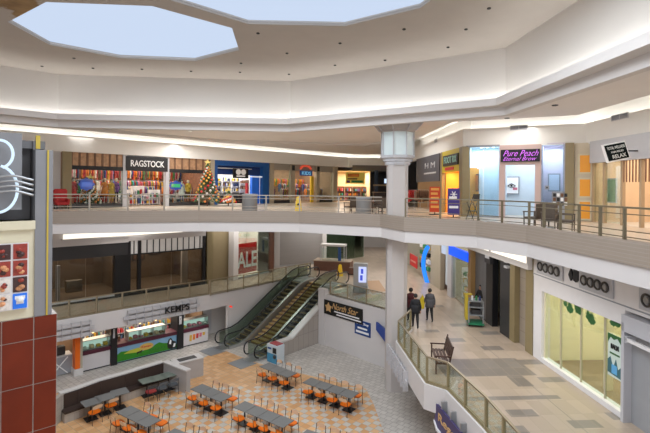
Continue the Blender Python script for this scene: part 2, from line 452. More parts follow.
def stained_ceiling():
    m = bpy.data.materials.new('upper_ceiling_paint'); nt, b = nodes_of(m)
    g = nt.nodes.new('ShaderNodeNewGeometry')
    ns = nt.nodes.new('ShaderNodeTexNoise'); ns.inputs['Scale'].default_value = 1.3; ns.inputs['Detail'].default_value = 4; nt.links.new(g.outputs['Position'], ns.inputs['Vector'])
    c = mixc(nt, ns.outputs[0], (.43, .39, .35), (.49, .45, .40))
    p = at(12, 3, ZT)
    vm = nt.nodes.new('ShaderNodeVectorMath'); vm.operation = 'DISTANCE'; nt.links.new(g.outputs['Position'], vm.inputs[0]); vm.inputs[1].default_value = p
    k = math_n(nt, 'SUBTRACT', math_n(nt, 'MULTIPLY', ns.outputs[0], 3.0), math_n(nt, 'MULTIPLY', vm.outputs['Value'], .62))
    n = nt.nodes.new('ShaderNodeMapRange'); n.inputs[1].default_value = .55; n.inputs[2].default_value = .75; nt.links.new(k, n.inputs[0])
    c = mixc(nt, n.outputs[0], c, mixc(nt, ns.outputs[0], (.10, .05, .02), (.50, .33, .15))); nt.links.new(c, b.inputs['Base Color']); b.inputs['Roughness'].default_value = .85
    return m
ceiling_with_holes('ceiling', [V2(p) for p in offset(drum, .1)] + [(-30, -8), (-30, 12)], [sk1, sk2], ZT, stained_ceiling())
M_sky = mat('daylight_diffuser', (.02, .02, .02), .9, emit=(.60, .71, .90), es=1.0, var=0, spec=0)
for i, s in enumerate((sk1, sk2)):
    cx = sum(p[0] for p in s) / len(s); cy = sum(p[1] for p in s) / len(s)
    t = thing('skylight', ['pale blue polygonal roof light over the left of the atrium', 'pale blue roof light cut off by the top edge of the picture'][i], 'skylight', (cx, cy, ZT + .1))
    loc = [(p[0] - cx, p[1] - cy) for p in s]
    m = MB(); m.prism(loc, .05, .09); m.build('diffuser', M_sky, t)
    m = MB(); 
    cl = loc + [loc[0]]
    ar = sum(loc[k][0] * loc[(k + 1) % len(loc)][1] - loc[(k + 1) % len(loc)][0] * loc[k][1] for k in range(len(loc)))
    sg = -1 if ar > 0 else 1
    m.sweep(cl, 0.01 * sg, .05 * sg, .0, .12); m.build('frame', M_drum, t)
# drum wall, ring shelf with its upstand
m = MB(); m.sweep(drum, 0, .12, 13.5, ZT + .02); struct('wall_back', m, M_drum, 'tall white drum wall above the light cove')
m = MB(); m.sweep(drum, -.5, .3, 13.5, 13.56); m.sweep(drum, -.5, -.44, 13.56, 13.80); struct('trim_3', m, M_white, 'stepped ring below the drum wall')
def cove_light(name_label, path, d0, d1, z, strength, mat_name):
    t = thing('cove_light', name_label, 'light', (path[0][0], path[0][1], z))
    loc = [(p[0] - path[0][0], p[1] - path[0][1]) for p in path]
    m = MB(); m.sweep(loc, d0, d1, 0, .03); m.build('light_strip', emis(mat_name, (1, 1, .99), strength), t)
    return t
m = MB(); m.sweep(drum, .0, .3, 13.16, 13.5); struct('trim_18', m, M_white, 'grey band under the ring')
cove_light('bright light strip hidden behind the ring at the foot of the drum wall', drum[:-1], -.25, -.07, 13.58, 11, 'cove_strip_upper')

Bl = [(-30, 17.2), (2.6, 49.8), (7.3, 49.9)]
Br = [(7.5, 58), (7.5, 37.6), (7.7, 25.2), (13.1, 22.6), (13.3, 12), (13.5, 4)]
Bm = [(2.6, 50.2), (7.3, 50.2)]
M_cove = mat('cove_white', (.78, .76, .72), .8, var=.02)
m = MB(); m.sweep(Bl, 0, .25, 12.4, 13.5); struct('trim_4', m, M_cove, 'bulkhead over the left upper shops')
m = MB(); m.sweep(Br, 0, .25, 12.45, 13.5); struct('trim_5', m, M_cove, 'bulkhead over the right upper shops')
m = MB(); m.sweep(Bl, .6, .8, 13.2, 14.35); m.sweep(Br, .6, .8, 13.2, 14.35); struct('trim_7', m, M_cove, 'lit wall of the perimeter cove')
m = MB(); m.sweep(Bl, .25, .8, 13.15, 13.2); m.sweep(Br, .25, .8, 13.15, 13.2); struct('trim_8', m, M_cove)
cove_light('bright cove light along the top of the left shops', Bl, .35, .5, 13.25, 9, 'cove_strip_perimeter')
cove_light('bright cove light along the top of the right shops', Br[1:], .35, .5, 13.25, 9, 'cove_strip_perimeter')
Q = [(12.4, 4), (12.1, 21.7), (6.8, 24.3), (6.5, 37.6), (6.5, 48.6), (3.2, 48.6), (-29.2, 16.2)]
D9 = [V2(p) for p in offset(drum[:-1], .2)]
m = MB(); m.prism(D9 + Q, 13.76, 13.86); struct('ceiling', m, M_ceil_low, 'lower ceiling over the upper walkway')
m = MB(); m.sweep(Q, -.08, 0, 13.76, 14.4); struct('trim_9', m, M_ceil_low)
m = MB(); m.prism([(12.4, 4), (12.1, 21.7), (6.8, 24.3), (6.5, 37.6), (6.5, 48.6), (3.2, 48.6), (-29.2, 16.2), (-45, 16), (-45, 72), (30, 72), (30, 4)], 14.33, 14.45); struct('ceiling', m, M_cove)
# second, shallower soffit ring on the lower ceiling
m = MB(); m.sweep([(-24, 19.5), (-8, 34.5), (3.2, 36.8), (5.2, 33)], 0, .5, 13.6, 13.77); struct('trim_10', m, M_white)
# outer shell
m = MB(); m.box(-45.2, -45, 12, 72, 0, 15); m.box(-45, 30, 70, 70.2, 0, 15); m.box(30, 30.2, 4, 70, 0, 15); struct('wall_outer', m, M_white)

# small ceiling fittings
def canister(px, py, z, label, r=.05):
    p = at(px, py, z); m = MB(); m.lathe([(r, -.02), (r * 1.25, -.01), (r * 1.25, .02)], 12)
    o = m.build('sprinkler_head', M_black, loc=(p.x, p.y, z - .02)); tag(o, label, 'sprinkler', 'small dark fittings in the upper ceiling')
for (x, y) in [(74, 58), (93, 68), (142, 69), (191, 71), (240, 72), (241, 63), (258, 33), (287, 53), (289, 74), (335, 65), (404, 29), (385, 60), (340, 43), (489, 8), (466, 29), (448, 47), (42, 66)]:
    canister(x, y, ZT, 'tiny dark fitting set in the upper ceiling')
for i, (x, y) in enumerate([(93 / 2, 124), (119, 125), (122, 132), (173, 128), (190, 131), (507, 118), (445, 118), (555, 105), (540 / 1, 95)]):
    p = at(x, y, 13.76); m = MB(); m.lathe([(.1, -.02), (.13, -.01), (.13, .02)], 12)
    o = m.build('downlight', M_black if i % 2 else emis('downlight_glow', (1, .97, .9), .7), loc=(p.x, p.y, 13.74)); tag(o, 'small round downlight in the lower ceiling', 'light', 'downlights in the lower ceiling')
for i, (x0, x1, y0, y1) in enumerate([(510, 528, 121, 126.5), (612, 629, 106, 112), (435, 437.5, 132, 138)]):
    fr = Frame(Br[2], Br[3]) if i != 2 else Frame(Br[1], Br[2])
    if i == 1: fr = Frame(Br[3], Br[4])
    u0, za = fr.uz(x0, y1); u1, zb = fr.uz(x1, y0)
    t = thing('air_vent', ['grey air vent in the bulkhead above the sign with pink lettering', 'grey air vent in the bulkhead at the upper right', 'small air vent in the bulkhead near the column head'][i], 'vent', fr.pt(u0, -.02, min(max(za, 12.6), 13.3)), fr.ang)
    w = u1 - u0; h = .26
    m = MB(); m.box(0, w, -.02, .01, 0, .03); m.box(0, w, -.02, .01, h - .03, h); m.box(0, .03, -.02, .01, 0, h); m.box(w - .03, w, -.02, .01, 0, h); m.box(w / 2 - .02, w / 2 + .02, -.02, .01, 0, h); m.build('frame', M_lgrey, t)
    m = MB()
    for k in range(6): m.box(.03, w - .03, -.012, .01, .03 + k * .037, .05 + k * .037)
    m.box(.02, w - .02, 0, .012, .02, h - .02); m.build('louvre', M_grey, t)
# ------------------------------------------------------------------ the column
t = thing('column', 'tall white column rising through all three levels with an octagonal lantern head', 'column', (COLX, COLY, 0), .0)
m = MB(); m.prism([(-.5, -.3), (-.3, -.5), (.3, -.5), (.5, -.3), (.5, .3), (.3, .5), (-.3, .5), (-.5, .3)], 0, 11.35); m.build('shaft', mat('column_plaster', (.52, .485, .465), .7, var=.03), t)
o8 = PI / 8
m = MB(); m.lathe([(.62, 11.3), (.66, 11.38), (.66, 11.48), (.74, 11.5), (.74, 11.6), (.88, 11.66), (.90, 11.78), (.84, 11.8)], 8, rot=o8); m.build('collar', M_lgrey, t)
m = MB(); m.lathe([(.80, 11.8), (.80, 12.98)], 8, rot=o8); m.build('lantern_glass', mat('frosted_lantern_glass', (.58, .66, .66), .35, var=.06, emit=(.75, .85, .85), es=.08), t)
m = MB()
for k in range(8):
    a = o8 + k * PI / 4; m.bar((.83 * math.cos(a), .83 * math.sin(a), 11.8), (.83 * math.cos(a), .83 * math.sin(a), 12.98), .06, .06)
m.build('lantern_frame', M_lgrey, t)
m = MB(); m.lathe([(.84, 12.95), (.90, 12.97), (.90, 13.05), (1.28, 13.48), (1.34, 13.5), (1.36, 13.6), (1.2, 13.78)], 8, rot=o8); m.build('capital', mat('capital_taupe', (.42, .38, .35), .6), t)
m = MB()
for k in range(8):
    a = o8 + k * PI / 4; m.bar((.93 * math.cos(a), .93 * math.sin(a), 13.03), (1.31 * math.cos(a), 1.31 * math.sin(a), 13.47), .05, .05)
m.build('capital_rib', M_lgrey, t)

# ------------------------------------------------------------------ railings
def rail_glass(pts, z, label, spacing=1.45, metal=None, glassm=None, h=.95, base=.1):
    metal = metal or M_olive; glassm = glassm or M_glass_g
    o = Vector((pts[0][0], pts[0][1], z)); t = thing('glass_railing', label, 'railing', o)
    P = [Vector((p[0] - o.x, p[1] - o.y)) for p in pts]
    m = MB(); m.sweep(P, -.035, .035, base + h - .05, base + h); m.build('top_rail', M_bronze, t)
    m = MB(); m.sweep(P, -.025, .025, base + .05, base + .1); m.sweep(P, -.05, .05, base - .005, base + .02); m.build('bottom_rail', metal, t)
    for i in range(len(P) - 1):
        d = P[i + 1] - P[i]; L = d.length; n = max(1, round(L / spacing))
        for k in range(n + (1 if i == len(P) - 2 else 0)):
            q = P[i] + d * (k / n); m = MB(); m.bar((q.x, q.y, base - .05), (q.x, q.y, base + h - .04), .08, .08); m.build('post', metal, t)
        for k in range(n):
            a = P[i] + d * ((k + .05 / (L / n)) / n); b = P[i] + d * ((k + 1 - .05 / (L / n)) / n)
            m = MB(); m.bar((a.x, a.y, base + .1 + (h - .17) / 2), (b.x, b.y, base + .1 + (h - .17) / 2), .012, h - .17); m.build('glass_panel', glassm, t)
    return t
rail_glass([V2(p) for p in offset(edge2_left, .05)], Z2, 'long glass railing above the food counters on the left', 1.35, metal=M_bronze)
rail_glass([V2(L1 - R_ * .3 - E * .2), V2(L1 - R_ * .3 + E * 9.1)], Z2, 'glass railing running beside the left handrail of the escalators', 1.35, metal=M_bronze)
rail_glass([V2(p) for p in offset([(.35, 28.96), LAND_B, (3.72, 24.4)], .06)], Z2, 'short glass railing over the black and gold banner', 1.6, metal=M_bronze)
rail_glass([V2(p) for p in offset([(4.2, 22.1), corner, c2, c3, c4, c5], .06)], Z2, 'glass railing with bronze posts bending along the right walkway', 1.15)
def rail_bars(pts, z, label, spacing, metal, pair=False):
    o = Vector((pts[0][0], pts[0][1], z)); t = thing('metal_railing', label, 'railing', o)
    P = [Vector((p[0] - o.x, p[1] - o.y)) for p in pts]
    for nm, a, b, w in (('top_rail', .82, .87, .035), ('middle_rail', .66, .685, .015), ('lower_rail', .22, .245, .015), ('bottom_rail', .06, .085, .015)):
        m = MB(); m.sweep(P, -w, w, a, b); m.build(nm, metal, t)
    for i in range(len(P) - 1):
        d = P[i + 1] - P[i]; L = d.length; sp = spacing[i] if isinstance(spacing, (list, tuple)) else spacing; n = max(1, round(L / sp))
        for k in range(n):
            q = P[i] + d * (k / n); m = MB(); m.bar((q.x, q.y, 0), (q.x, q.y, .83), .075, .06); m.build('post', metal, t)
    return t
rail_bars([V2(p) for p in offset(edge3[:5], .13)], Z3 + .25, 'nickel bar railing along the upper level left of the column', 1.9, M_rail)
rail_bars([V2(p) for p in offset(edge3[5:], .13)], Z3 + .25, 'bronze bar railing along the upper level right of the column', (1.6, 1.3, .85, .85), mat('aged_bronze_rail', (.20, .17, .11), .35, .5))

# ------------------------------------------------------------------ escalators
RUN = Z2 / math.tan(math.radians(30))
M_glass_e = glass('balustrade_glass', (.93, .96, .93), .1, .05, .08); M_glass_el = glass('tinted_balustrade_glass', (.66, .72, .67), .1, .05, .08)
def make_escalator(label, origin, tread, riser):
    """local x runs up the escalator, y to its left; 1.35 wide, starts at the lower newel"""
    t = thing('escalator', label, 'escalator', (origin.x, origin.y, 0), ANG_E)
    x0, x1, x2, x3 = 1.45, 1.45 + RUN, 1.45 + RUN, 8.75
    W = 1.07; sl = math.tan(math.radians(30))
    def prof(x):
        return 0 if x < x0 else (Z2 if x > x1 else (x - x0) * sl)
    xs = [.25, x0 - .35, x0 + .25] + [x0 + .25 + (RUN - .5) * k / 6 for k in range(1, 6)] + [x1 - .25, x1 + .35, x3 - .35]
    def sm(x):   # softened profile
        return sum(prof(x + d) for d in (-.5, -.25, 0, .25, .5)) / 5
    for s_, nm in ((0, 'a'), (1, 'b')):
        y = -W + .06 if s_ else -.06
        # skirt / truss side
        m = MB(); pts = [(x, sm(x) + .16) for x in xs]; bot = [(x, max(-.02, sm(x) - .65)) for x in xs]
        m.vprism(pts + bot[::-1], y - .09, y + .09); m.build('skirt', M_steel, t)
        m = MB(); up = [(x, sm(x) + .88) for x in xs]
        m.vprism([(x, sm(x) + .16) for x in xs] + up[::-1], y - .008, y + .008); m.build('glass_balustrade', M_glass_e if s_ else M_glass_el, t)
        # handrail loop with rounded newels
        hp = []
        for k in range(9):
            a = -PI / 2 - PI * k / 8; hp.append((xs[0] + .36 * math.cos(a) * .9, y, .57 + .38 * math.sin(a) * -1 * -1))
        top = [(x, y, sm(x) + .94) for x in xs]
        newl = [(xs[0] - .32 * math.sin(PI * k / 8), y, .56 - .38 * math.cos(PI * k / 8)) for k in range(9)]
        newr = [(xs[-1] + .32 * math.sin(PI * k / 8), y, Z2 + .56 + .38 * math.cos(PI * k / 8)) for k in range(9)]
        m = MB(); m.tube(newl + top[1:-1] + newr, .042, 8); m.build('handrail', M_black, t, smooth=True)
    # steps
    n = 16
    for k in range(-2, n):
        xa = x0 + k * RUN / (n - 1.0); xb = xa + RUN / (n - 1.0); z = max(.03, prof(xb - .01)) if xb <= x1 + .05 else Z2 - .0
        if xb > x1 + .1: break
        s = MB(); s.box(xa, xb - .03, -W + .15, -.15, z - .06, z); st = s.build('step', tread, t)
        s = MB(); s.box(xa, xa + .03, -W + .15, -.15, z - .24, z - .062); s.build('riser', riser, st)
        s = MB(); s.box(xa, xa + .03, -W + .15, -.15, z, z + .006); s.build('step_edge', M_yellow, st)
    m = MB(); m.box(xs[0] - .5, x0 - .75, -W + .15, -.15, .0, .03); m.build('lower_comb_plate', M_steel, t)
    m = MB(); m.box(x1 + .02, x3 - .05, -W + .15, -.15, Z2 - .05, Z2 + .02); m.build('upper_comb_plate', M_steel, t)
    return t
M_tread_g = mat('grey_step', (.10, .10, .11), .4, .4); M_riser_g = mat('dark_riser', (.04, .04, .045), .4, .4)
M_tread_t = mat('tan_step', (.50, .36, .20), .5); M_riser_t = mat('brown_riser', (.24, .14, .07), .55)
make_escalator('left escalator with dark grey steps', L1, M_tread_g, M_riser_g)
make_escalator('right escalator with dark grey steps against the tiled wall', L1 + R_ * 2.87, M_tread_g, M_riser_g)
# infill between and beside
def incline(y0, y1, x0, x1, zo, name, m_, label, lo=True):
    t = MB(); P = []
    for x in (x0, 1.45, 1.45 + RUN, x1):
        if x < x0 or x > x1: continue
        P.append((x, (0 if x <= 1.45 else (x - 1.45) * math.tan(PI / 6) if x <= 1.45 + RUN else Z2) + zo))
    t.vprism([(x0, 0)] + P + [(x1, 0)], y0, y1)
    o = t.build(name, m_); o.location = (L1.x, L1.y, 0); o.rotation_euler = (0, 0, ANG_E); o['kind'] = 'structure'; o['label'] = label
def stairs():
    t = thing('staircase', 'fixed staircase with tan yellow-edged steps between the two escalators', 'staircase', (L1.x, L1.y, 0), ANG_E)
    n = 19; x0 = 1.9; run = 5.75 / n
    MB().vprism([(x0, 0)] + [(x0 + run * k + d, Z2 / n * (k + d_)) for k in range(n) for d, d_ in ((0, .98), (run, .98))] + [(x0 + 5.75, 0)], -2.68, -1.2).build('stair_body', M_riser_t, t)
    for k in range(n):
        z = Z2 / n * (k + 1); x = x0 + run * k
        s = MB().box(x - .02, x + run, -2.68, -1.2, z - .03, z).build('tread', M_tread_t, t); MB().box(x - .025, x + .045, -2.66, -1.22, z, z + .005).build('nosing', M_yellow, s)
    MB().box(x0 + 5.75, 8.9, -2.7, -1.18, Z2 - .3, Z2).build('top_landing', M_tread_t, t)
stairs()
# tiled side wall right of the escalators: low block, then sloping up
M_cladding = tile_wall('escalator_side_tile', (.36, .32, .28), (.43, .38, .34), .45, .9, .02, (.24, .21, .19), .5)
cw0 = L1 + R_ * 4.12
t = MB(); t.vprism([(.75, 0), (.75, .85), (2.5, .85), (5.0, .85 + 2.5 * math.tan(PI / 6)), (5.0, 0)], -.3, 0)
o = t.build('wall_right', M_cladding); o.location = (cw0.x, cw0.y, 0); o.rotation_euler = (0, 0, ANG_E); o['kind'] = 'structure'; o['label'] = 'tiled side wall of the escalators'
t = MB(); pr = [(.7, .85), (2.5, .85), (5.0, .85 + 2.5 * math.tan(PI / 6))]
t.vprism(pr + [(x, z + .1) for x, z in pr[::-1]], -.34, .04)
o = t.build('trim_12', M_stone); o.location = (cw0.x, cw0.y, 0); o.rotation_euler = (0, 0, ANG_E); o['kind'] = 'structure'
for i in range(2):
    p = (L1 + R_ * (.6 + 2.87 * i) - E * .65)
    m = MB(); m.box(-.55, .55, -.62, .62, 0, .012); o = m.build('floor_plate', mat('steel_floor_plate', (.27, .29, .31), .4, .4), loc=(p.x, p.y, .007)); o.rotation_euler = (0, 0, ANG_E)
    tag(o, ['grey metal floor plate before the left escalator', 'grey metal floor plate before the right escalator'][i], 'floor plate')
m = MB(); m.sweep([LAND_A, (LAND_A[0] + .42, LAND_A[1] - .44)], -.1, .25, 0, Z2 + .42); struct('trim_17', m, M_parapet, 'white end post of the landing wall')

# ------------------------------------------------------------------ landing banner and signs
FL = Frame(LAND_A, LAND_B)
def plaque(fr, x0, y0, x1, y1, off, name, label, cat, m_, th=.05):
    """board standing on plane fr between two pixels; returns thing and size"""
    u0, za = fr.uz(x0, y0, -off); u1, zb = fr.uz(x1, y1, -off); z0, z1 = min(za, zb), max(za, zb)
    t = thing(name, label, cat, fr.pt(u0, -off, z0), fr.ang); w = u1 - u0; h = z1 - z0
    m = MB(); m.box(0, w, 0, th, 0, h); m.build('panel', m_, t, bevel=.008)
    return t, w, h
u0 = FL.u(326); u1 = FL.u(364.5); zt = FL.z(326, 299); zb = FL.z(326, 313)
t = thing('banner', 'black banner with gold star and script hung below the landing railing', 'sign', FL.pt(u0, -.12, zb), FL.ang)
w = u1 - u0; h = zt - zb
m = MB(); m.box(0, w, 0, .04, 0, h); m.build('panel', mat('black_banner_vinyl', (.006, .006, .006), .4), t)
M_gold = mat('gold_print', (.62, .38, .16), .5)
m = MB(); star = []
for k in range(10):
    a = PI / 2 + k * PI / 5; r = .34 if k % 2 == 0 else .19; star.append((.42 + r * math.cos(a), h / 2 + r * math.sin(a)))
m.vprism(star, -.012, 0); m.build('star', M_gold, t)
text('North Star', (.75, w - .35, h * .48, h * .9), -.001, M_gold, t, shear=.4)
m = MB(); m.box(.95, w - .25, -.01, 0, h * .30, h * .38); m.box(1.15, w - .1, -.01, 0, h * .12, h * .2); m.build('small_print', M_text_w, t)
t, w, h = plaque(FL, 354.5, 333, 370.5, 323.5, .08, 'wall_sign', 'navy blue sign with white lines of text below the black banner', 'sign', mat('navy_panel', (.01, .05, .20), .45))
text('Lower Shop', (w * .12, w * .88, h * .68, h * .9), -.001, M_text_w, t)
m = MB(); m.box(w * .2, w * .8, -.01, 0, h * .42, h * .54); m.box(w * .1, w * .9, -.01, 0, h * .14, h * .28); m.build('small_print', M_text_w, t)

# metal lattice signs hung on the fascias
def lattice(fr, u0, u1, z0, off, label, text_s=None, rotless=False, nblade=None):
    t = thing('lattice_sign', label, 'sign', fr.pt(u0, -off, z0), fr.ang); w = u1 - u0; n = nblade or max(3, int(w / .42))
    m = MB()
    for z in (.12, .42, .72):
        m.bar((0 if z == .42 else w * .06, 0, z), (w if z == .42 else w * .94, 0, z), .05, .2)
    m.build('bar', mat('silver_lattice', (.50, .49, .50), .4), t)
    for k in range(n):
        m = MB(); x = (k + .5) * w / n; m.vprism([(x - .015, .02), (x + .015, .02), (x + .015, .84), (x - .015, .84)], -.10, .12); m.build('blade', MATS['silver_lattice'], t)
    if text_s: text(text_s, (w * .50, w * .83, .3, .68), -.14, M_black, t, depth=.04, bold=.02)
    return t
FD = Frame(edge2_left[0], edge2_left[1])
lattice(FD, FD.u(47), FD.u(94), Z2 - .95, .22, 'silver lattice sign on the fascia beside the orange pillar')
lattice(FD, FD.u(123), FD.u(199), Z2 - .8, .22, 'silver lattice sign with black KEMPS letters over the ice cream counter', 'KEMPS')
FR1 = Frame(corner, c2)
lattice(FR1, -1.3, FR1.len * .55, Z2 - 1.2, .16, 'silver lattice sign hanging beside the foot of the column')
FR2 = Frame(c3, c4)
t = thing('hanging_sign', 'purple sign with gold letters below the right-hand railing', 'sign', FR2.pt(-.35, -.28, Z2 - 1.2), FR2.ang)
m = MB(); m.vprism([(0, .15), (.25, -.05), (3.1, -.05), (3.1, .75), (.12, .75)], 0, .07); m.build('panel', mat('purple_panel', (.045, .035, .12), .45), t)
m = MB(); m.vprism([(0, .13), (.25, -.12), (3.1, -.12), (3.1, -.02), (.28, -.02)], -.05, .12); m.build('white_edge', M_white_gloss, t)
text('Regency', (.35, 2.6, .2, .55), -.003, M_gold, t)
for k in range(4): MB().box(.5 + k * .7, .56 + k * .7, .02, .22, .2, 1.0).build('bracket', M_steel, t)
t = thing('hanging_sign', 'small bright blue sign hanging left of the column foot', 'sign', (2.98, 25.7, 1.75), math.radians(-72))
m = MB(); m.vprism([(0, .3), (0, .75), (1.35, .62), (1.35, .1), (1.2, 0)], 0, .1); m.build('panel', mat('bright_blue_panel', (.01, .05, .30), .35), t)
MB().box(.1, 1.3, .12, .3, .5, .6).build('bracket', M_steel, t)
# ------------------------------------------------------------------ figures (people and shop mannequins)
def body(name, joints, bones, fingers, parent, mats_fn, mats):
    """one continuous skinned figure; joints {key: (pos, radius)}"""
    keys = list(joints); V = [Vector(joints[k][0]) for k in keys]; Rr = [joints[k][1] for k in keys]
    Eg = [(keys.index(a), keys.index(b)) for a, b in bones]
    for root, chain in fingers:
        prev = keys.index(root)
        for p, r in chain:
            V.append(Vector(p)); Rr.append(r); Eg.append((prev, len(V) - 1)); prev = len(V) - 1
    me = bpy.data.meshes.new(name); me.from_pydata([tuple(v) for v in V], Eg, [])
    o = bpy.data.objects.new('tmp', me); COL.objects.link(o)
    sk = o.modifiers.new('s', 'SKIN'); sk.use_smooth_shade = True
    for i, d in enumerate(me.skin_vertices[0].data):
        r = Rr[i]; d.radius = r if isinstance(r, tuple) else (r, r); d.use_root = (i == 0)
    sb = o.modifiers.new('b', 'SUBSURF'); sb.levels = 1; sb.render_levels = 1
    bpy.context.view_layer.update()
    m2 = bpy.data.meshes.new_from_object(o.evaluated_get(bpy.context.evaluated_depsgraph_get()))
    bpy.data.objects.remove(o); m2.name = name
    m2.materials.clear()
    for m in mats: m2.materials.append(m)
    for p in m2.polygons: p.material_index = mats_fn(p.center); p.use_smooth = True
    b = bpy.data.objects.new(name, m2); COL.objects.link(b); b.parent = parent
    return b
def figure(loc, rotz, name, label, cat, top, legs, skin, hair, pose='walk', h=1.7, skirt=False, group=None, fingers=True, shoes=None, bulk=1.0):
    """local +y is the way the figure faces"""
    t = thing(name, label, cat, loc, rotz, group); s = h / 1.72
    st = .16 if pose == 'walk' else .03
    armf = {'walk': (.10, -.08), 'stand': (.03, .03), 'work': (.28, .30), 'carry': (.05, .1)}[pose]
    J = {'pelvis': ((0, 0, .95), (.155, .11)), 'waist': ((0, 0, 1.08), (.14, .10)), 'chest': ((0, 0, 1.27), (.17, .115)), 'up': ((0, -.01, 1.40), (.12, .09)),
         'neck': ((0, 0, 1.49), .052), 'chin': ((0, .02, 1.555), .072), 'head': ((0, .01, 1.63), .093), 'crown': ((0, -.005, 1.69), .07)}
    B = [('pelvis', 'waist'), ('waist', 'chest'), ('chest', 'up'), ('up', 'neck'), ('neck', 'chin'), ('chin', 'head'), ('head', 'crown')]
    F = []
    for sd, f, a in ((-1, 1, armf[0]), (1, -1, armf[1])):
        k = 'l' if sd < 0 else 'r'
        el = (sd * .25, a * .35 - .02, 1.13); wr = (sd * .25 if pose != 'work' else sd * .16, a * 1.3 + .03, .90 if pose != 'work' else 1.08); hd = (wr[0], wr[1] + .02 + (.05 if pose == 'work' else 0), wr[2] - (.08 if pose != 'work' else .02))
        J.update({k + 'sh': ((sd * .17, -.01, 1.40), .068), k + 'el': (el, .048), k + 'wr': (wr, .034), k + 'hd': (hd, (.036, .02)),
                  k + 'hip': ((sd * .085, 0, .86), .098), k + 'kn': ((sd * .09, f * st * .6 + .02, .48), .064), k + 'an': ((sd * .09, f * st - .03, .09), .042), k + 'to': ((sd * .10, f * st + .12, .035), .035)})
        B += [('up', k + 'sh'), (k + 'sh', k + 'el'), (k + 'el', k + 'wr'), (k + 'wr', k + 'hd'), ('pelvis', k + 'hip'), (k + 'hip', k + 'kn'), (k + 'kn', k + 'an'), (k + 'an', k + 'to')]
        if fingers:
            dz = -1 if pose != 'work' else -.2; dy = .12 if pose != 'work' else 1
            for q, L in ((-.024, .062), (-.008, .075), (.008, .07), (.024, .055)):
                p1 = (hd[0], hd[1] + q + dy * L * .5, hd[2] + dz * L * .6) if pose != 'work' else (hd[0] + q, hd[1] + L * .5, hd[2] - .01)
                p2 = (hd[0] - sd * .012, hd[1] + q + dy * L * .7, hd[2] + dz * L) if pose != 'work' else (hd[0] + q, hd[1] + L * .9, hd[2] - .03)
                F.append((k + 'hd', [(p1, .0085), (p2, .007)]))
            F.append((k + 'wr', [((wr[0] - sd * .01, wr[1] + .04, wr[2] - .045), .0095), ((wr[0] - sd * .014, wr[1] + .055, wr[2] - .08), .008)]))
    def mf(c):
        if c.z > 1.50 and abs(c.x) < .13: return 2
        if c.z < .90 - .0 and abs(c.x) > .2: return 2
        if pose == 'work' and c.y > .25 and c.z > .9: return 2
        if c.z < .11: return 3
        return 0 if c.z > .80 else 1
    J = {k: (tuple(x * s for x in p), (tuple(x * s for x in r) if isinstance(r, tuple) else r * s)) for k, (p, r) in J.items()}
    fat = lambda k: 1.0 if k in ('neck', 'chin', 'head', 'crown') or k[1:] in ('wr', 'hd', 'an', 'to') else bulk
    J = {k: (p, tuple(x * fat(k) for x in r) if isinstance(r, tuple) else r * fat(k)) for k, (p, r) in J.items()}
    F = [(a, [(tuple(x * s for x in p), r * s) for p, r in ch]) for a, ch in F]
    body('body', J, B, F, t, lambda c: mf(c / s), [top, legs, skin, shoes or M_black])
    m = MB(); m.ball((0, -.02 * s, 1.665 * s), .108 * s, 12, 7, 1.05)
    m.v = [Vector((v.x, min(v.y, .045 * s), max(v.z, 1.575 * s))) for v in m.v]; m.build('hair', hair, t, smooth=True)
    if fingers:
        m = MB(); m.ball((0, .1 * s, 1.62 * s), .018 * s, 6, 4, 1.3); m.build('nose', skin, t, smooth=True)
        m = MB(); m.box(-.025 * s, .025 * s, .085 * s, .098 * s, 1.575 * s, 1.583 * s); m.build('mouth', mat('lip', (.35, .12, .1)), t)
        for sd in (-1, 1):
            m = MB(); m.ball((sd * .03 * s, .088 * s, 1.65 * s), .011 * s, 6, 4); m.build('eye', M_black, t)
            m = MB(); m.ball((sd * .092 * s, -.005, 1.625 * s), .02 * s, 6, 4, 1.5); m.build('ear', skin, t)
    # jacket hem / coat body
    prof = [(.19, .78), (.185, .9), (.172, 1.05), (.18, 1.2)] if not skirt else [(.30, .5), (.24, .75), (.17, 1.0), (.175, 1.15)]
    m = MB(); m.lathe([(r * s * bulk * 1.04, z * s) for r, z in prof], 14)
    m.v = [Vector((v.x, v.y * .76, v.z)) for v in m.v]; m.build('coat_hem' if not skirt else 'skirt', top, t, smooth=True)
    return t
SKIN = mat('skin_tone', (.42, .25, .18), .5); HAIR = mat('dark_hair', (.015, .012, .01), .6)

# ------------------------------------------------------------------ shop builders
def room(F, u0, u1, z0, z1, depth, mw, power=60, color=WARM, floor=None, back=True, name='wall_back', d0=.12):
    o = F.pt(u0, 0, z0); w = u1 - u0; h = z1 - z0
    m = MB()
    if back: m.box(0, w, depth, depth + .1, 0, h)
    m.box(-.05, .05, d0, depth, 0, h); m.box(w - .05, w + .05, d0, depth, 0, h); m.box(0, w, d0, depth, h, h + .06)
    ob = m.build(name, mw); ob.location = o; ob.rotation_euler = (0, 0, F.ang); ob['kind'] = 'structure'
    if floor:
        m = MB(); m.box(0, w, d0, depth, .0, .012); ob = m.build('floor', floor); ob.location = o; ob.rotation_euler = (0, 0, F.ang); ob['kind'] = 'structure'
    if power:
        p = F.pt(u0 + w / 2, depth * .45, z1 - .08)
        area('shop_lamp', p, max(.4, w * .8), power, color, rot=(0, 0, F.ang), size_y=depth * .7)
def ubox(F, u0, u1, z0, z1, d0, d1, name, m_, label, cat=None, kind=None, bevel=0.0, group=None):
    ob = MB().box(0, u1 - u0, 0, d1 - d0, 0, z1 - z0).build(name, m_, bevel=bevel); ob.location = F.pt(u0, d0, z0); ob.rotation_euler = (0, 0, F.ang)
    if kind: ob['kind'] = kind
    if label: ob['label'] = label
    if cat: ob['category'] = cat
    if group: ob['group'] = group
    return ob
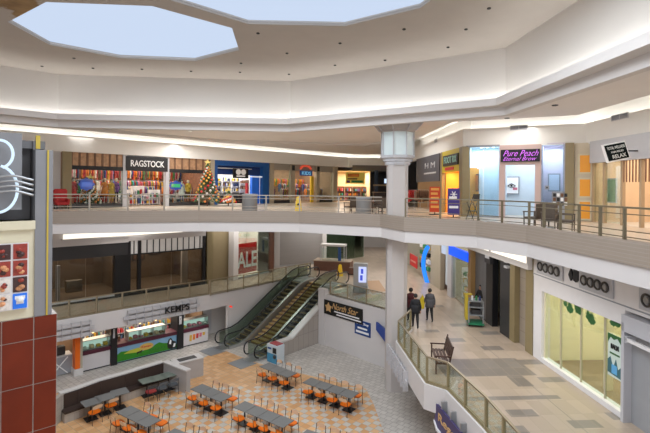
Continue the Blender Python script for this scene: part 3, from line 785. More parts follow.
def shopthing(F, u0, z0, name, label, cat, off=0.0, group=None):
    return thing(name, label, cat, F.pt(u0, off, z0), F.ang, group)
CLOTH = [mat('cloth_%s' % n, c, .8, var=.2, scale=6) for n, c in [('red', (.45, .03, .03)), ('navy', (.03, .05, .16)), ('mustard', (.6, .36, .05)), ('green', (.04, .22, .08)), ('white', (.65, .62, .58)),
        ('pink', (.55, .16, .22)), ('black', (.02, .02, .022)), ('denim', (.08, .15, .30)), ('orange', (.65, .2, .03)), ('brown', (.18, .09, .05)), ('purple', (.17, .06, .25)), ('teal', (.05, .3, .3))]]
def clothes_rack(loc, rotz, w, label, n=12, group=None, h=1.5, pal=None):
    t = thing('clothes_rack', label, 'clothes rack', loc, rotz, group)
    m = MB(); m.tube([(0, 0, .03), (0, 0, h), (w, 0, h), (w, 0, .03)], .016, 6); m.bar((0, -.25, .03), (0, .25, .03), .03, .03); m.bar((w, -.25, .03), (w, .25, .03), .03, .03); m.build('frame', M_steel, t)
    for k in range(n):
        x = .06 + (w - .12) * k / max(1, n - 1); L = random.uniform(.6, .95); m_ = random.choice(pal or CLOTH); wd = .2
        g = MB(); g.vprism([(-wd, h - .14), (-.05, h - .05), (.05, h - .05), (wd, h - .14), (wd + .03, h - .4), (wd - .04, h - .42), (wd - .03, h - L), (-wd + .03, h - L), (-wd + .04, h - .42), (-wd - .03, h - .4)], -.02, .02)
        g.xf(Matrix.Translation((x, 0, 0)) @ Matrix.Rotation(PI / 2 + random.uniform(-.15, .15), 4, 'Z')); g.build('garment', m_, t)
    return t
def shelf_unit(loc, rotz, w, h, label, rows=4, per=6, pal=None, dep=.35, cat='shelf', group=None, mback=None):
    t = thing('display_shelf', label, cat, loc, rotz, group)
    m = MB(); m.box(0, w, dep - .03, dep, 0, h); m.box(0, .04, 0, dep, 0, h); m.box(w - .04, w, 0, dep, 0, h); m.build('frame', mback or M_white_gloss, t)
    for r in range(rows):
        z = .12 + (h - .2) * r / rows; sh = MB().box(.04, w - .04, 0, dep - .03, z, z + .03).build('shelf_board', mback or M_white_gloss, t)
        for k in range(per):
            x = .08 + (w - .16) * k / per; bw = (w - .16) / per * random.uniform(.5, .85); bh = (h - .2) / rows * random.uniform(.4, .72)
            MB().box(x, x + bw, .05, dep - .1, z + .031, z + .031 + bh).build('product', random.choice(pal or CLOTH), sh, bevel=.01)
    return t
def christmas_tree(loc, h, r, label, warm=True):
    t = thing('christmas_tree', label, 'christmas tree', loc)
    rnd = random.Random(int(h * 100))
    m = MB()
    for k in range(620):
        q = k / 620.0; z = .25 + (h - .35) * q; rr = r * (1 - q) ** .9 * rnd.uniform(.55, 1.0); a = k * 2.4
        p = Vector((rr * math.cos(a), rr * math.sin(a), z)); d = Vector((math.cos(a), math.sin(a), -.25)) * .16
        s = Vector((-math.sin(a), math.cos(a), 0)) * .05; b = len(m.v)
        m.v += [p - d * .8 - s, p - d * .8 + s, p + d, p - d * .3 + Vector((0, 0, .07))]
        for f in ((0, 1, 2), (0, 2, 3), (1, 3, 2), (0, 3, 1)): m.face([b + i for i in f])
    m.build('foliage', mat('fir_green', (.04, .10, .035), .7, var=.3), t)
    m = MB(); m.lathe([(.06, 0), (.04, h * .9)], 8); m.build('trunk', M_wood, t)
    cols = [M_red, mat('ornament_gold', (.75, .42, .08), .3, .4), mat('ornament_orange', (.7, .2, .04), .35), mat('ornament_white', (.7, .65, .6), .3)]
    for k in range(96):
        q = (k + .5) / 100.0; z = .3 + (h - .5) * q; rr = r * (1 - q) ** .9 * .98; a = k * 2.39996
        MB().ball((rr * math.cos(a), rr * math.sin(a), z), .095, 7, 5).build('bauble', cols[k % 4] if warm else cols[3 - k % 2], t, smooth=True)
    st = []
    for k in range(10):
        a = PI / 2 + k * PI / 5; q = .3 if k % 2 == 0 else .13; st.append((q * math.cos(a), h + q * math.sin(a)))
    m = MB(); m.vprism(st, -.03, .03); m.xf(Matrix.Rotation(.7, 4, 'Z')); m.build('star', mat('gold_star', (.8, .62, .2), .3, .3), t)
    return t

# ================================================================== UPPER LEVEL, LEFT SIDE
F3 = Frame((-19.55, 27.95), (0.95, 48.45))
HT = 12.45
def pil(F, x0, x1, z0, z1, m_, label, dep=.35, off=-.18):
    a = F.u(x0); b = F.u(x1)
    return ubox(F, a, b, z0, z1, off, off + dep, 'pilaster', m_, label, 'pillar')
pil(F3, 61.5, 70.5, Z3, HT, M_olive, 'khaki pilaster at the left edge of the black-signed clothing shop')
ubox(F3, F3.u(44), F3.u(61), Z3, HT, .2, .3, 'wall_left', M_white, None, kind='structure')
t = shopthing(F3, F3.u(52), Z3, 'armchair', 'red armchair by the pale wall left of the clothing shop', 'chair', -.9)
m = MB(); m.box(0, .8, 0, .7, .25, .45); m.build('seat', CLOTH[0], t, bevel=.05); m = MB(); m.box(0, .8, .55, .75, .4, 1.3); m.build('backrest', CLOTH[0], t, bevel=.06)
for x in (.06, .74):
    m = MB(); m.box(x - .07, x + .07, 0, .6, .4, .65); m.build('armrest', CLOTH[0], t, bevel=.03)
    for y in (.05, .6): MB().box(x - .03, x + .03, y - .03, y + .03, 0, .25).build('leg', M_black, t)
# clothing shop: window, entrance with sign, window
M_sepia = mat('sepia_photo_panel', (.30, .16, .08), .5, var=.9, scale=3.5, emit=(.85, .5, .28), es=.10)
M_mull = mat('wood_mullion', (.16, .08, .04), .5)
t = shopthing(F3, F3.u(71), Z3, 'storefront', 'clothing shopfront with black RAGSTOCK sign over the entrance between two display windows', 'shopfront')
U = lambda x: F3.u(x) - F3.u(71)
for a, b, nm in ((71, 123.5, 'left window'), (167, 209, 'right window')):
    n = 7 if nm[0] == 'l' else 6
    m = MB(); m.box(U(a), U(b), .02, .12, 2.9, 3.85); hb = m.build('header_panel', M_sepia, t)
    for k in range(n + 1):
        x = U(a) + (U(b) - U(a)) * k / n; MB().box(x - .06, x + .06, -.03, .1, 2.9, 3.85).build('mullion', M_mull, hb)
    MB().box(U(a), U(b), -.06, .14, 2.62, 2.9).build('dark_bar', M_black, t)
    MB().box(U(a), U(b), .0, .02, .25, 2.62).build('window_glass', M_glass, t)
    MB().box(U(a), U(b), -.03, .15, 0, .25).build('sill', M_dark, t)
MB().box(U(124.5), U(166.5), -.12, .14, 2.66, 3.72).build('sign_board', M_black, t)
text('RAGSTOCK', (U(129.5), U(163), 2.98, 3.45), -.122, M_text_w, t, bold=.012)
for x in (124, 166.5): MB().box(U(x) - .14, U(x) + .14, -.1, .3, 0, 3.85).build('post', M_lgrey, t)
MB().box(U(124.5), U(166.5), .0, .1, 3.72, 3.85).build('header_strip', M_grey, t)
ua, ub = F3.u(71), F3.u(209)
M_shopfloor = mat('shop_wood_floor', (.3, .2, .12), .5)
room(F3, ua, ub, Z3, HT, 5.5, mat('warm_shop_wall', (.30, .12, .07), .8, var=.5, scale=2), 520, WARM, M_shopfloor)
for i in range(11):      # racks deep in the shop
    u = ua + .5 + i * (ub - ua - 1.6) / 10.4
    clothes_rack(F3.pt(u, 2.2 + (i % 2) * 1.0, Z3), F3.ang, 1.05, 'rack packed with coloured clothes inside the clothing shop', 12, 'clothes racks inside the clothing shop', 1.5 + .5 * (i % 2))
for i in range(12):       # hanging rows high on the back wall
    clothes_rack(F3.pt(ua + .25 + (i % 6) * (ub - ua) / 6.1, 4.1 + .7 * (i // 6), Z3), F3.ang, (ub - ua) / 6.6, 'row of clothes hung along the back wall of the clothing shop', 14, 'clothes rows on the back wall', 1.95 if i < 6 else 2.9, CLOTH[:1] * 3 + CLOTH[8:10] * 2 + CLOTH[1:6])
def mannequin(px, off, label, top, legs, skirt=False, h=1.75):
    figure(F3.pt(F3.u(px), off, Z3 + .27), F3.ang + PI + random.uniform(-.3, .3), 'mannequin', label, 'mannequin', top, legs, mat('mannequin_skin', (.6, .5, .42)), random.choice([HAIR, M_ply]), 'stand', h, skirt, fingers=False)
    ubox(F3, F3.u(px) - .35, F3.u(px) + .35, Z3, Z3 + .27, off - .3, off + .3, 'plinth', M_dark, 'plinth under ' + label, 'plinth')
mannequin(76, .7, 'mannequin in a red outfit at the left end of the left window', CLOTH[0], CLOTH[0], True)
mannequin(81, .9, 'mannequin with a green top in the left window', CLOTH[3], CLOTH[0], False, 1.6)
mannequin(108, .7, 'mannequin in an orange dress beside the yellow one', CLOTH[8], CLOTH[0], True)
mannequin(114.5, .7, 'mannequin in a yellow outfit in the left window', CLOTH[2], CLOTH[2], True, 1.7)
mannequin(120, .8, 'mannequin in purple at the right end of the left window', CLOTH[10], CLOTH[6], False)
mannequin(171.5, .8, 'mannequin in pink at the left end of the right window', CLOTH[5], CLOTH[6], False)
mannequin(186, .8, 'mannequin in white beside the glowing green sign', CLOTH[4], CLOTH[7], True)
mannequin(192, .7, 'mannequin in mustard left of the big christmas tree', CLOTH[2], CLOTH[9], False)
christmas_tree(F3.pt(F3.u(94.5), .95, Z3), 2.1, .75, 'small frosted christmas tree in the left display window', False)
p = F3.pt(F3.u(197.5), -1.5, Z3); christmas_tree(p, 3.45, 1.1, 'big christmas tree with gold star and red baubles between the clothing and blue shops')
christmas_tree(F3.pt(F3.u(211), -2.6, Z3), 1.25, .6, 'low christmas tree at the foot of the big starred one')
for (px, z, w, h, c, lb) in [(88.5, 1.15, 1.1, .95, (.15, .25, .85), 'glowing blue round display behind the left window'), (178, 1.2, 1.25, .8, (.12, .8, .35), 'glowing green and blue sign in the right window')]:
    t = shopthing(F3, F3.u(px) - w / 2, Z3 + z, 'light_display', lb, 'sign', .45)
    m = MB(); m.vprism([(w / 2 + w / 2 * math.cos(k * PI / 8) * (1 if k % 2 == 0 else .82), h / 2 + h / 2 * math.sin(k * PI / 8) * (1 if k % 2 == 0 else .82)) for k in range(16)], 0, .05); m.build('backing', mat('display_blue', (.05, .1, .5), .4, emit=(.1, .2, .9), es=.12), t)
    m = MB(); m.box(w * .2, w * .8, -.03, 0, h * .32, h * .66); m.build('glow_panel', emis('glow_%d' % int(px), c, .6), t)
    MB().bar((w / 2, .02, 0), (w / 2, .02, -z), .03, .03).build('stand', M_steel, t)
for i, px in enumerate((84, 99, 104, 125, 133, 141, 150, 158, 175, 183)):
    p = F3.pt(F3.u(px), 1.6, Z3)
    shelf_unit(p, F3.ang, .9, .95 + .3 * (i % 3), 'low display of folded clothes just behind the clothing shop windows', 2, 4, group='low displays of folded clothes')
pil(F3, 209.5, 213, Z3, HT, mat('beige_pilaster', (.40, .35, .26), .6), 'beige pilaster between the christmas tree and the blue shop')

# blue shop
t = shopthing(F3, F3.u(213), Z3, 'storefront', 'bright blue framed shopfront with white shelving and a round emblem', 'shopfront')
U = lambda x: F3.u(x) - F3.u(213); M_b = mat('shop_blue', (.01, .085, .30), .4)
MB().box(0, U(268), -.1, .3, 3.35, 3.85).build('top_beam', M_b, t)
MB().box(0, U(216.5), -.1, .3, 0, 3.35).build('left_post', M_b, t); MB().box(U(261.5), U(268), -.1, .3, 0, 3.35).build('right_post', M_b, t)
MB().box(U(216.5), U(261.5), .3, .4, 2.6, 3.35).build('fascia', mat('shop_dark_blue', (.008, .035, .16), .4), t)
MB().box(U(216.5), U(262), -.06, .02, 2.42, 2.52).build('light_bar', emis('white_light_bar', (.9, .95, 1), .7), t); MB().box(U(216.5), U(251), -.06, .02, 3.1, 3.18).build('upper_bar', M_lgrey, t)
m = MB(); cx, cz = U(239.5), 2.72; m.box(cx - .8, cx + .8, -.14, -.06, 2.3, 3.15); m.build('emblem_board', M_black, t)
m = MB()
for sx in (-1, 1): m.vprism([(cx + sx * .27 + .26 * math.cos(k * PI / 6), 2.85 + .26 * math.sin(k * PI / 6)) for k in range(12)], -.17, -.14)
m.build('emblem', M_text_w, t)
MB().box(U(239.5) - .45, U(239.5) + .45, -.16, -.14, 2.42, 2.55).build('emblem_lettering', M_text_w, t)
MB().box(U(254), U(261.5), .35, .7, 0, 3.3).build('inner_column', mat('lit_blue', (.02, .14, .62), .4, emit=(.02, .12, .7), es=.08), t)
ua, ub = F3.u(213.5), F3.u(268)
room(F3, ua, ub, Z3, HT, 4, mat('bright_shop_wall', (.72, .68, .62), .7), 330, NEUT, mat('pale_shop_floor', (.6, .55, .48), .4), d0=.42)
pal1 = [mat('box_yellow', (.8, .55, .03)), CLOTH[6], CLOTH[4], CLOTH[9], CLOTH[1]]
for i in range(4):
    shelf_unit(F3.pt(F3.u(217.5) + i * .98, 2.4, Z3), F3.ang, .95, 2.6, 'white shelf bay with yellow and black goods in the blue shop', 5, 6, pal1, group='shelf bays in the blue shop')
for i in range(3):
    shelf_unit(F3.pt(F3.u(217) + i * 1.32, 1.3, Z3), F3.ang, 1.25, .95, 'low dark goods display in front of the white shelves', 3, 7, [CLOTH[6], CLOTH[9], M_dark], mback=M_dark, group='low goods displays in the blue shop')
shelf_unit(F3.pt(F3.u(217.5) + 4.15, 3.0, Z3), F3.ang, 1.5, 2.5, 'brown picture display at the back of the blue shop', 4, 3, [CLOTH[9], M_wood])
ubox(F3, F3.u(252), F3.u(254), Z3, Z3 + 1.9, .9, 1.1, 'poster_stand', CLOTH[0], 'narrow red poster stand in the entrance of the blue shop', 'poster stand')

# children's clothes shop
M_beige = MATS['beige_pilaster']
for x0, x1, lb in ((268.5, 272.5, 'beige pilaster right of the blue shop'), (289.5, 293.5, 'beige pilaster left of the red and blue arched sign'), (315, 318, 'beige pilaster right of the red and blue arched sign'), (332, 336, 'beige pilaster left of the yellow banner')):
    pil(F3, x0, x1, Z3, HT, M_beige, lb)
t = shopthing(F3, F3.u(272.5), Z3, 'storefront', "children's clothes shopfront with a red arch over blue letters", 'shopfront')
U = lambda x: F3.u(x) - F3.u(272.5)
MB().box(0, U(332), 0, .2, 3.2, 3.85).build('fascia', mat('taupe_fascia', (.36, .33, .28), .6), t)
for a, b in ((0, U(289.5)), (U(318), U(332))):
    MB().box(a, b, .05, .07, .3, 3.2).build('window_glass', M_glass, t); MB().box(a, b, 0, .15, 0, .3).build('sill', M_dark, t)
for x in (291.5, 316.5): MB().box(U(x) - .15, U(x) + .15, -.25, -.18, 3.2, 3.7).build('wall_lamp', M_black, t)
a0 = U(304.5); pts = [(a0 + .75 * math.cos(PI * k / 10), -.12, 3.25 + .48 * math.sin(PI * k / 10)) for k in range(1, 10)]
m = MB(); m.tube(pts, .12, 8); m.build('sign_arch', emis('red_arch_glow', (.9, .12, .06), .55), t)
MB().box(U(298.5), U(310.5), -.2, -.1, 2.72, 3.22).build('sign_board', mat('sign_blue', (.02, .1, .45), .4), t)
text('KIDS', (U(300), U(309), 2.8, 3.15), -.2, mat('light_blue_letters', (.25, .6, .8), .4, emit=(.2, .5, .8), es=.5), t, bold=.02)
MB().box(U(311.5), U(314), .1, .3, 0, 2.7).build('yellow_panel', mat('yellow_panel', (.75, .5, .03)), t)
ua, ub = F3.u(272.8), F3.u(332)
room(F3, ua, ub, Z3, HT, 5, mat('warm_white_shop', (.34, .22, .14), .7, var=.4, scale=2), 380, WARM, M_shopfloor)
for i in range(9):
    u = ua + .3 + i * (ub - ua - 1.2) / 8.4
    clothes_rack(F3.pt(u, 1.2 + (i % 2) * 1.3, Z3 + 0), F3.ang, .8, "rack of small bright clothes in the children's shop", 10, "clothes racks in the children's shop", 1.45 + .5 * (i % 2))
for i in range(5):
    clothes_rack(F3.pt(F3.u(273.5) + i * (ub - ua) / 5.2, 4.3, Z3), F3.ang, (ub - ua) / 5.6, "bright row of clothes high on the back wall of the children's shop", 9, "high rows in the children's shop", 2.5, [CLOTH[5], CLOTH[8], CLOTH[2], CLOTH[3]])

# yellow banner shop and dark cafe beyond, behind the column
F4 = Frame((2.2, 49.6), (8.5, 49.9))
ubox(F4, F4.u(352), F4.u(388), Z3 + 3.4, 12.65, .05, .2, 'wall_back', mat('dim_fascia', (.16, .14, .13)), None, kind='structure')
F5 = Frame((0.9, 48.4), (3.2, 49.4))
ua, ub = F4.u(336), F4.u(370)
room(F4, ua, ub, Z3, Z3 + 3.4, 5, mat('amber_shop_wall', (.62, .48, .28), .7), 420, WARM, M_shopfloor)
t = shopthing(F4, F4.u(345), Z3 + 2.0, 'banner', 'yellow and orange banner hung above a shop entrance left of the column', 'banner', -.3)
w = F4.u(364) - F4.u(345); m = MB(); m.box(0, w, 0, .05, 0, 1.25); m.build('panel', mat('yellow_banner', (.95, .80, .15), .6), t)
for a, b, c, d, mm in ((.1, .7, .75, 1.1, CLOTH[8]), (.1, .6, .45, .6, CLOTH[9]), (.3, .9, .12, .35, CLOTH[3]), (.05, .22, .1, .35, CLOTH[10])):
    MB().box(w * a, w * b, -.02, 0, c, d).build('print', mm, t)
for i in range(4):
    shelf_unit(F4.pt(F4.u(338) + i * .95, 2.5, Z3), F4.ang, .9, 1.7, 'dark shelf of goods under the yellow banner', 3, 4, group='shelves under the yellow banner', mback=M_wood)
ua, ub = F4.u(370.5), F4.u(404)
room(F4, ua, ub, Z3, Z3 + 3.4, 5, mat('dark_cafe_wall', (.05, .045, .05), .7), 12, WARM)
ubox(F4, F4.u(374), F4.u(377.5), Z3, Z3 + 3.5, -.1, .3, 'pilaster', mat('blue_grey_post', (.03, .05, .09)), 'dark blue post right of the yellow banner', 'pillar')
t = shopthing(F4, F4.u(383.2), Z3 + 2.05, 'screen', 'small glowing white and blue screen just left of the column', 'screen', -.25)
MB().box(0, .5, 0, .06, 0, .55).build('housing', M_black, t); MB().box(.03, .47, -.01, 0, .03, .52).build('display', emis('white_screen', (.6, .75, 1), 1.2), t); MB().bar((.25, .03, 0), (.25, .03, -2.05), .05, .05).build('stand', M_black, t)
t = shopthing(F4, F4.u(365), Z3, 'counter', 'long brown kiosk counter behind the railing left of the column', 'counter', -6)
MB().box(0, 2.2, 0, .8, 0, 1.1).build('body', M_brown, t); MB().box(-.05, 2.25, -.05, .85, 1.1, 1.16).build('worktop', mat('counter_top_wood', (.35, .24, .14)), t)
MB().box(0, 2.2, .3, .5, 1.75, 1.9).build('canopy', mat('counter_top_wood', (.35, .24, .14)), t)
for x in (.05, 2.15): MB().bar((x, .4, 1.16), (x, .4, 1.75), .05, .05).build('post', M_brown, t)

# furniture on the upper left walkway
def at3(px, py): return at(px, py, Z3)
def bin_(loc, label, m_, r=.32, h=.95):
    t = thing('waste_bin', label, 'bin', loc)
    m = MB(); m.lathe([(r * .95, 0), (r, .03), (r, h - .08)], 16); m.build('body', m_, t, smooth=False)
    m = MB(); m.lathe([(r * 1.05, h - .08), (r * 1.05, h - .02), (r * .6, h), (r * .55, h - .05)], 16); m.build('rim', M_grey, t)
p = at(248, 210.5, Z3 + .2); bin_((p.x, 26.2, Z3), 'grey round waste bin in front of the blue shop', mat('bin_grey', (.22, .21, .20), .5), .45, 1.15)
p = (at(364, 190, Z3).x, 0, 0); bin_((24.6 * (364 - 325) / 450 * 1.0, 24.6, Z3), 'grey round waste bin right of the yellow sign behind the railing', mat('bin_grey', (.22, .21, .20), .5), .42, 1.05)
def wet_sign(loc, label, rot=0):
    t = thing('wet_floor_sign', label, 'sign', loc, rot); M_y = mat('safety_yellow', (.85, .55, .01), .4)
    for s in (-1, 1):
        m = MB(); m.vprism([(-.22, 0), (.22, 0), (.13, .95), (-.13, .95)], -.01, .01); m.xf(Matrix.Translation((0, s * .17, 0)) @ Matrix.Rotation(s * .17, 4, 'X')); m.build('panel', M_y, t)
    MB().box(-.06, .06, -.03, .03, .93, 1.0).build('hinge', M_y, t)
    m = MB(); m.vprism([(-.08, .45), (.08, .45), (0, .62)], -.18, -.16); m.build('warning_mark', M_black, t)
wet_sign((26.0 * (297 - 325) / 450, 27.5, Z3), 'yellow folding wet floor sign on the upper walkway')
def chair_simple(loc, rot, label, m_, group=None):
    t = thing('armchair', label, 'chair', loc, rot, group)
    MB().box(-.3, .3, -.3, .3, .38, .46).build('seat', m_, t, bevel=.02); m = MB(); m.vprism([(-.3, .46), (.3, .46), (.27, 1.0), (-.27, 1.0)], -.34, -.28); m.build('backrest', m_, t, bevel=.015)
    for sx in (-1, 1):
        MB().bar((sx * .3, -.3, .68), (sx * .3, .3, .66), .04, .04).build('armrest', m_, t)
        for sy in (-1, 1): MB().bar((sx * .27, sy * .27, 0), (sx * .28, sy * .28, .66 if sy > 0 else .7), .035, .035).build('leg', m_, t)
M_wick = mat('dark_wicker', (.10, .075, .055), .7, var=.3, scale=30)
def table_simple(loc, label, r=.4, m_=None, h=.74, group=None):
    t = thing('cafe_table', label, 'table', loc, 0, group)
    MB().lathe([(r, h - .03), (r, h)], 18).build('tabletop', m_ or M_grey, t); MB().lathe([(.03, .03), (.03, h - .03)], 8).build('pole', M_black, t); MB().lathe([(.22, 0), (.22, .02), (.04, .04)], 14).build('base', M_black, t)
for i, (px, Y) in enumerate([(351, 26.6), (357, 29.4), (370, 26.2), (378, 28.0), (385, 26.2)]):
    chair_simple((Y * (px - 325) / 450, Y, Z3), [0.6, 2.4, -.5, 2.9, .3][i], 'dark armchair in the seating group left of the column', M_wick, 'dark armchairs left of the column')
for i, (px, Y) in enumerate([(357, 27.6), (371, 28.6), (382, 29.6)]):
    table_simple((Y * (px - 325) / 450, Y, Z3), 'small round cafe table among the dark armchairs left of the column', .38, group='cafe tables left of the column')

# ================================================================== UPPER LEVEL, RIGHT SIDE
FA = Frame((7.45, 38), (7.75, 25.4)); FB = Frame((7.75, 25.2), (13.0, 22.45)); FC = Frame((13.05, 22.3), (13.25, 12))
HR = 12.5
t = shopthing(FA, FA.u(416), Z3, 'storefront', 'dim shopfront with a dark grey slanting sign panel right of the column', 'shopfront')
U = lambda x: FA.u(x) - FA.u(416)
MB().box(U(417), U(440), -.1, .15, 2.05, 3.9).build('sign_panel', mat('slate_sign', (.085, .085, .10), .5), t)
text('H M', (U(426), U(436), 3.0, 3.4), -.11, M_lgrey, t); MB().box(U(425), U(437), -.12, -.1, 2.6, 2.7).build('small_print', M_lgrey, t)
room(FA, FA.u(416), FA.u(440), Z3, HR, 4, mat('brown_shop_wall', (.32, .2, .1), .7), 150, WARM, M_shopfloor)
for i, (px, c, lb) in enumerate([(414.5, CLOTH[0], 'red coat on a stand right of the column'), (418, CLOTH[0], 'second red coat on a stand beside the rolling rack'), (423, CLOTH[9], 'brown coat on a stand left of the orange poster')]):
    p = FA.pt(FA.u(416 + i * 4), -.8, Z3); clothes_rack((p.x - .4, p.y - i * 1.2, Z3), .2, 1.0, lb.replace('coat on a stand', 'coats on a low rack'), 7, None, 1.45, [c])
def floor_poster(px, Y, w, h, m1, m2, label, lines=4):
    t = thing('poster_stand', label, 'poster', (Y * (px - 325) / 450, Y, Z3), -.15)
    MB().box(-w / 2, w / 2, 0, .04, .15, .15 + h).build('panel', m1, t); m = MB(); m.box(-w / 2 - .03, w / 2 + .03, -.15, .2, 0, .04); m.bar((0, .05, 0), (0, .05, .2), .06, .06); m.build('foot', M_black, t)
    for k in range(lines):
        z = .3 + h * (k + .4) / (lines + .8); MB().box(-w * .38, w * (.38 - .12 * (k % 2)), -.012, 0, z, z + h * .09).build('printed_line', m2, t)
    return t
floor_poster(435, 26.6, .62, 1.5, mat('poster_red', (.62, .07, .02)), mat('poster_orange', (.85, .45, .1)), 'orange-red upright poster stand behind the right railing', 5)
t = floor_poster(453.8, 24.0, .62, 1.42, mat('poster_purple', (.05, .03, .20)), M_text_w, 'purple upright banner with a white star before the yellow shop', 2)
m = MB()
for k in range(3): 
    a = k * PI / 3; m.bar((-.17 * math.cos(a), -.012, 1.25 - .17 * math.sin(a)), (.17 * math.cos(a), -.012, 1.25 + .17 * math.sin(a)), .03, .04)
m.build('snowflake', M_text_w, t)
# yellow shop
t = shopthing(FA, FA.u(443), Z3, 'storefront', 'yellow-headed shopfront with a black sign and orange light inside', 'shopfront')
U = lambda x: FA.u(x) - FA.u(443)
MB().box(0, U(460.5), -.1, .15, 2.55, 3.9).build('header', mat('bright_yellow', (.62, .48, .02), .5), t)
MB().box(U(445), U(460), -.18, -.1, 2.95, 3.6).build('sign_board', M_black, t); text('FOOT RX', (U(446.5), U(459), 3.1, 3.5), -.19, mat('green_white_letters', (.4, .7, .6)), t, bold=.01)
MB().box(U(446.5), U(455), -.14, -.1, 2.68, 2.85).build('red_sign', M_red, t)
MB().box(-.3, .05, -.12, .3, 0, 3.9).build('left_post', M_olive, t); MB().box(U(460.5), U(464), -.12, .3, 0, 3.9).build('right_post', M_olive, t)
room(FA, FA.u(443.5), FA.u(459.5), Z3, Z3 + 2.7, 1.0, mat('orange_shop_wall', (.75, .30, .04), .6), 130, (1, .7, .35), mat('pale_shop_floor', (.6, .55, .48), .4))
ubox(FA, FA.u(445), FA.u(451), Z3, Z3 + 1.1, .5, 1.0, 'counter', M_white_gloss, 'white counter inside the orange-lit shop', 'counter')
t = shopthing(FA, FA.u(457), Z3 + 1.4, 'picture', 'framed picture on the orange wall of the yellow-headed shop', 'picture', .9); MB().box(0, .9, 0, .04, 0, 1).build('frame', M_wood, t); MB().box(.08, .82, -.01, 0, .08, .92).build('print', CLOTH[8], t)

# glass-walled beauty shop
M_bluewall = mat('pale_blue_shop_wall', (.60, .68, .74), .6)
M_glassb = glass('blue_frosted_glass', (.80, .90, .96), .35)
U0 = FB.u(465); U = lambda x: FB.u(x) - U0
t = shopthing(FB, U0, Z3, 'storefront', 'beauty shopfront with pink portal, blue glass walls and a black neon sign', 'shopfront')
M_pink = mat('pink_beige_portal', (.56, .41, .37), .5)
for a, b in ((465.5, 483), (483.3, 499)): MB().box(U(a), U(b) - .04, .0, .025, .05, 3.85).build('glass_wall', M_glassb, t)
MB().box(U(499), U(504.5), -.12, .3, 0, 3.9).build('portal_post', M_pink, t); MB().box(U(534.5), U(540.5), -.12, .3, 0, 3.9).build('portal_post', M_pink, t)
MB().box(U(504.5), U(534.5), -.12, .3, 2.85, 3.9).build('portal_header', M_pink, t)
MB().box(U(500.5), U(539.5), -.2, -.12, 3.0, 3.65).build('sign_board', M_black, t)
M_neon = emis('violet_neon', (.62, .16, .78), 1.6)
text('Pure Peach', (U(503), U(538), 3.3, 3.6), -.2, M_neon, t, shear=.5, depth=.04, bold=-.012); text('Eternal Brow', (U(503), U(536), 3.06, 3.26), -.2, M_neon, t, shear=.5, depth=.04, bold=-.012)
MB().box(U(541), U(563.5), .0, .025, .05, 3.85).build('glass_wall', M_glassb, t)
MB().box(U(465.5), U(499), -.04, .08, 3.85, 3.95).build('top_rail', M_grey, t); MB().box(U(465.5), U(563.5), -.04, .08, 0, .06).build('floor_rail', M_grey, t)
room(FB, FB.u(466), FB.u(499), Z3, HR, 1.3, M_bluewall, 75, COOL, mat('pale_shop_floor', (.6, .55, .48), .4))
room(FB, FB.u(500), FB.u(540), Z3, HR, 3.0, M_bluewall, 75, COOL, mat('pale_shop_floor', (.6, .55, .48), .4), d0=.35)
room(FB, FB.u(541), FB.u(563.5), Z3, HR, 1.6, mat('mauve_shop_wall', (.62, .56, .62), .6), 45, COOL, mat('pale_shop_floor', (.6, .55, .48), .4))
def picture(F, px, off, z, w, h, label, m1, m2, cat='picture'):
    t = shopthing(F, F.u(px, 190, off) - w / 2, z, 'picture', label, cat, off)
    MB().box(0, w, 0, .05, 0, h).build('frame', m1, t); MB().box(.06, w - .06, -.01, 0, .06, h - .06).build('print', m2, t); return t
tp = picture(FB, 511.5, 2.85, Z3 + 1.25, .85, 1.05, 'framed eye picture on the pale wall inside the pink portal', M_grey, M_text_w)
m = MB(); m.tube([(.22, -.02, .5), (.42, -.02, .62), (.64, -.02, .5)], .03, 6); m.tube([(.22, -.02, .48), (.42, -.02, .38), (.64, -.02, .48)], .018, 6); m.ball((.43, -.02, .5), .07, 8, 5); m.build('drawn_eye', CLOTH[6], tp)
MB().box(.5, .75, -.03, -.01, .25, .4).build('pink_mark', CLOTH[5], tp)
picture(FB, 554, .9, Z3 + 1.45, .6, .95, 'white poster in a dark frame beside the pink portal', M_grey, mat('poster_white_blue', (.7, .76, .85)))
picture(FB, 495, 1.4, Z3 + 1.1, .35, .7, 'narrow grey notice on the glass wall left of the pink portal', M_grey, M_lgrey)
picture(FB, 547, -.05, Z3 + 1.55, .2, .2, 'small grey notice beside the pink portal', M_grey, M_dark)
t = shopthing(FB, FB.u(551.5), Z3, 'brochure_rack', 'grey brochure rack under the white poster', 'rack', -.3)
MB().box(0, .75, .1, .3, 0, 1.45).build('body', M_grey, t)
for r in range(3):
    for k in range(4): MB().box(.06 + k * .17, .19 + k * .17, .04, .1, .75 + r * .22, .92 + r * .22).build('brochure', [M_text_w, CLOTH[9], CLOTH[6]][(r + k) % 3], t)
for i in range(3):
    for s in range(2): MB().lathe([(.06, 0), (.06, .03)], 10).build('downlight', emis('shop_spot', (1, 1, 1), 6), None, loc=FB.pt(FB.u(479 + i * 6), .6 + s * .8, HR - .05)).__setitem__('label', 'small bright spot in the ceiling of the glass-walled shop')
for o in [o for o in COL.objects if o.name.startswith('downlight') and not o.get('category')]: o['category'] = 'light'; o['group'] = 'spots in the glass-walled shop ceiling'
pil(FB, 564.5, 573.5, Z3, HR, M_olive, 'khaki pilaster between the beauty shop and the orange pictures', .5, -.25)
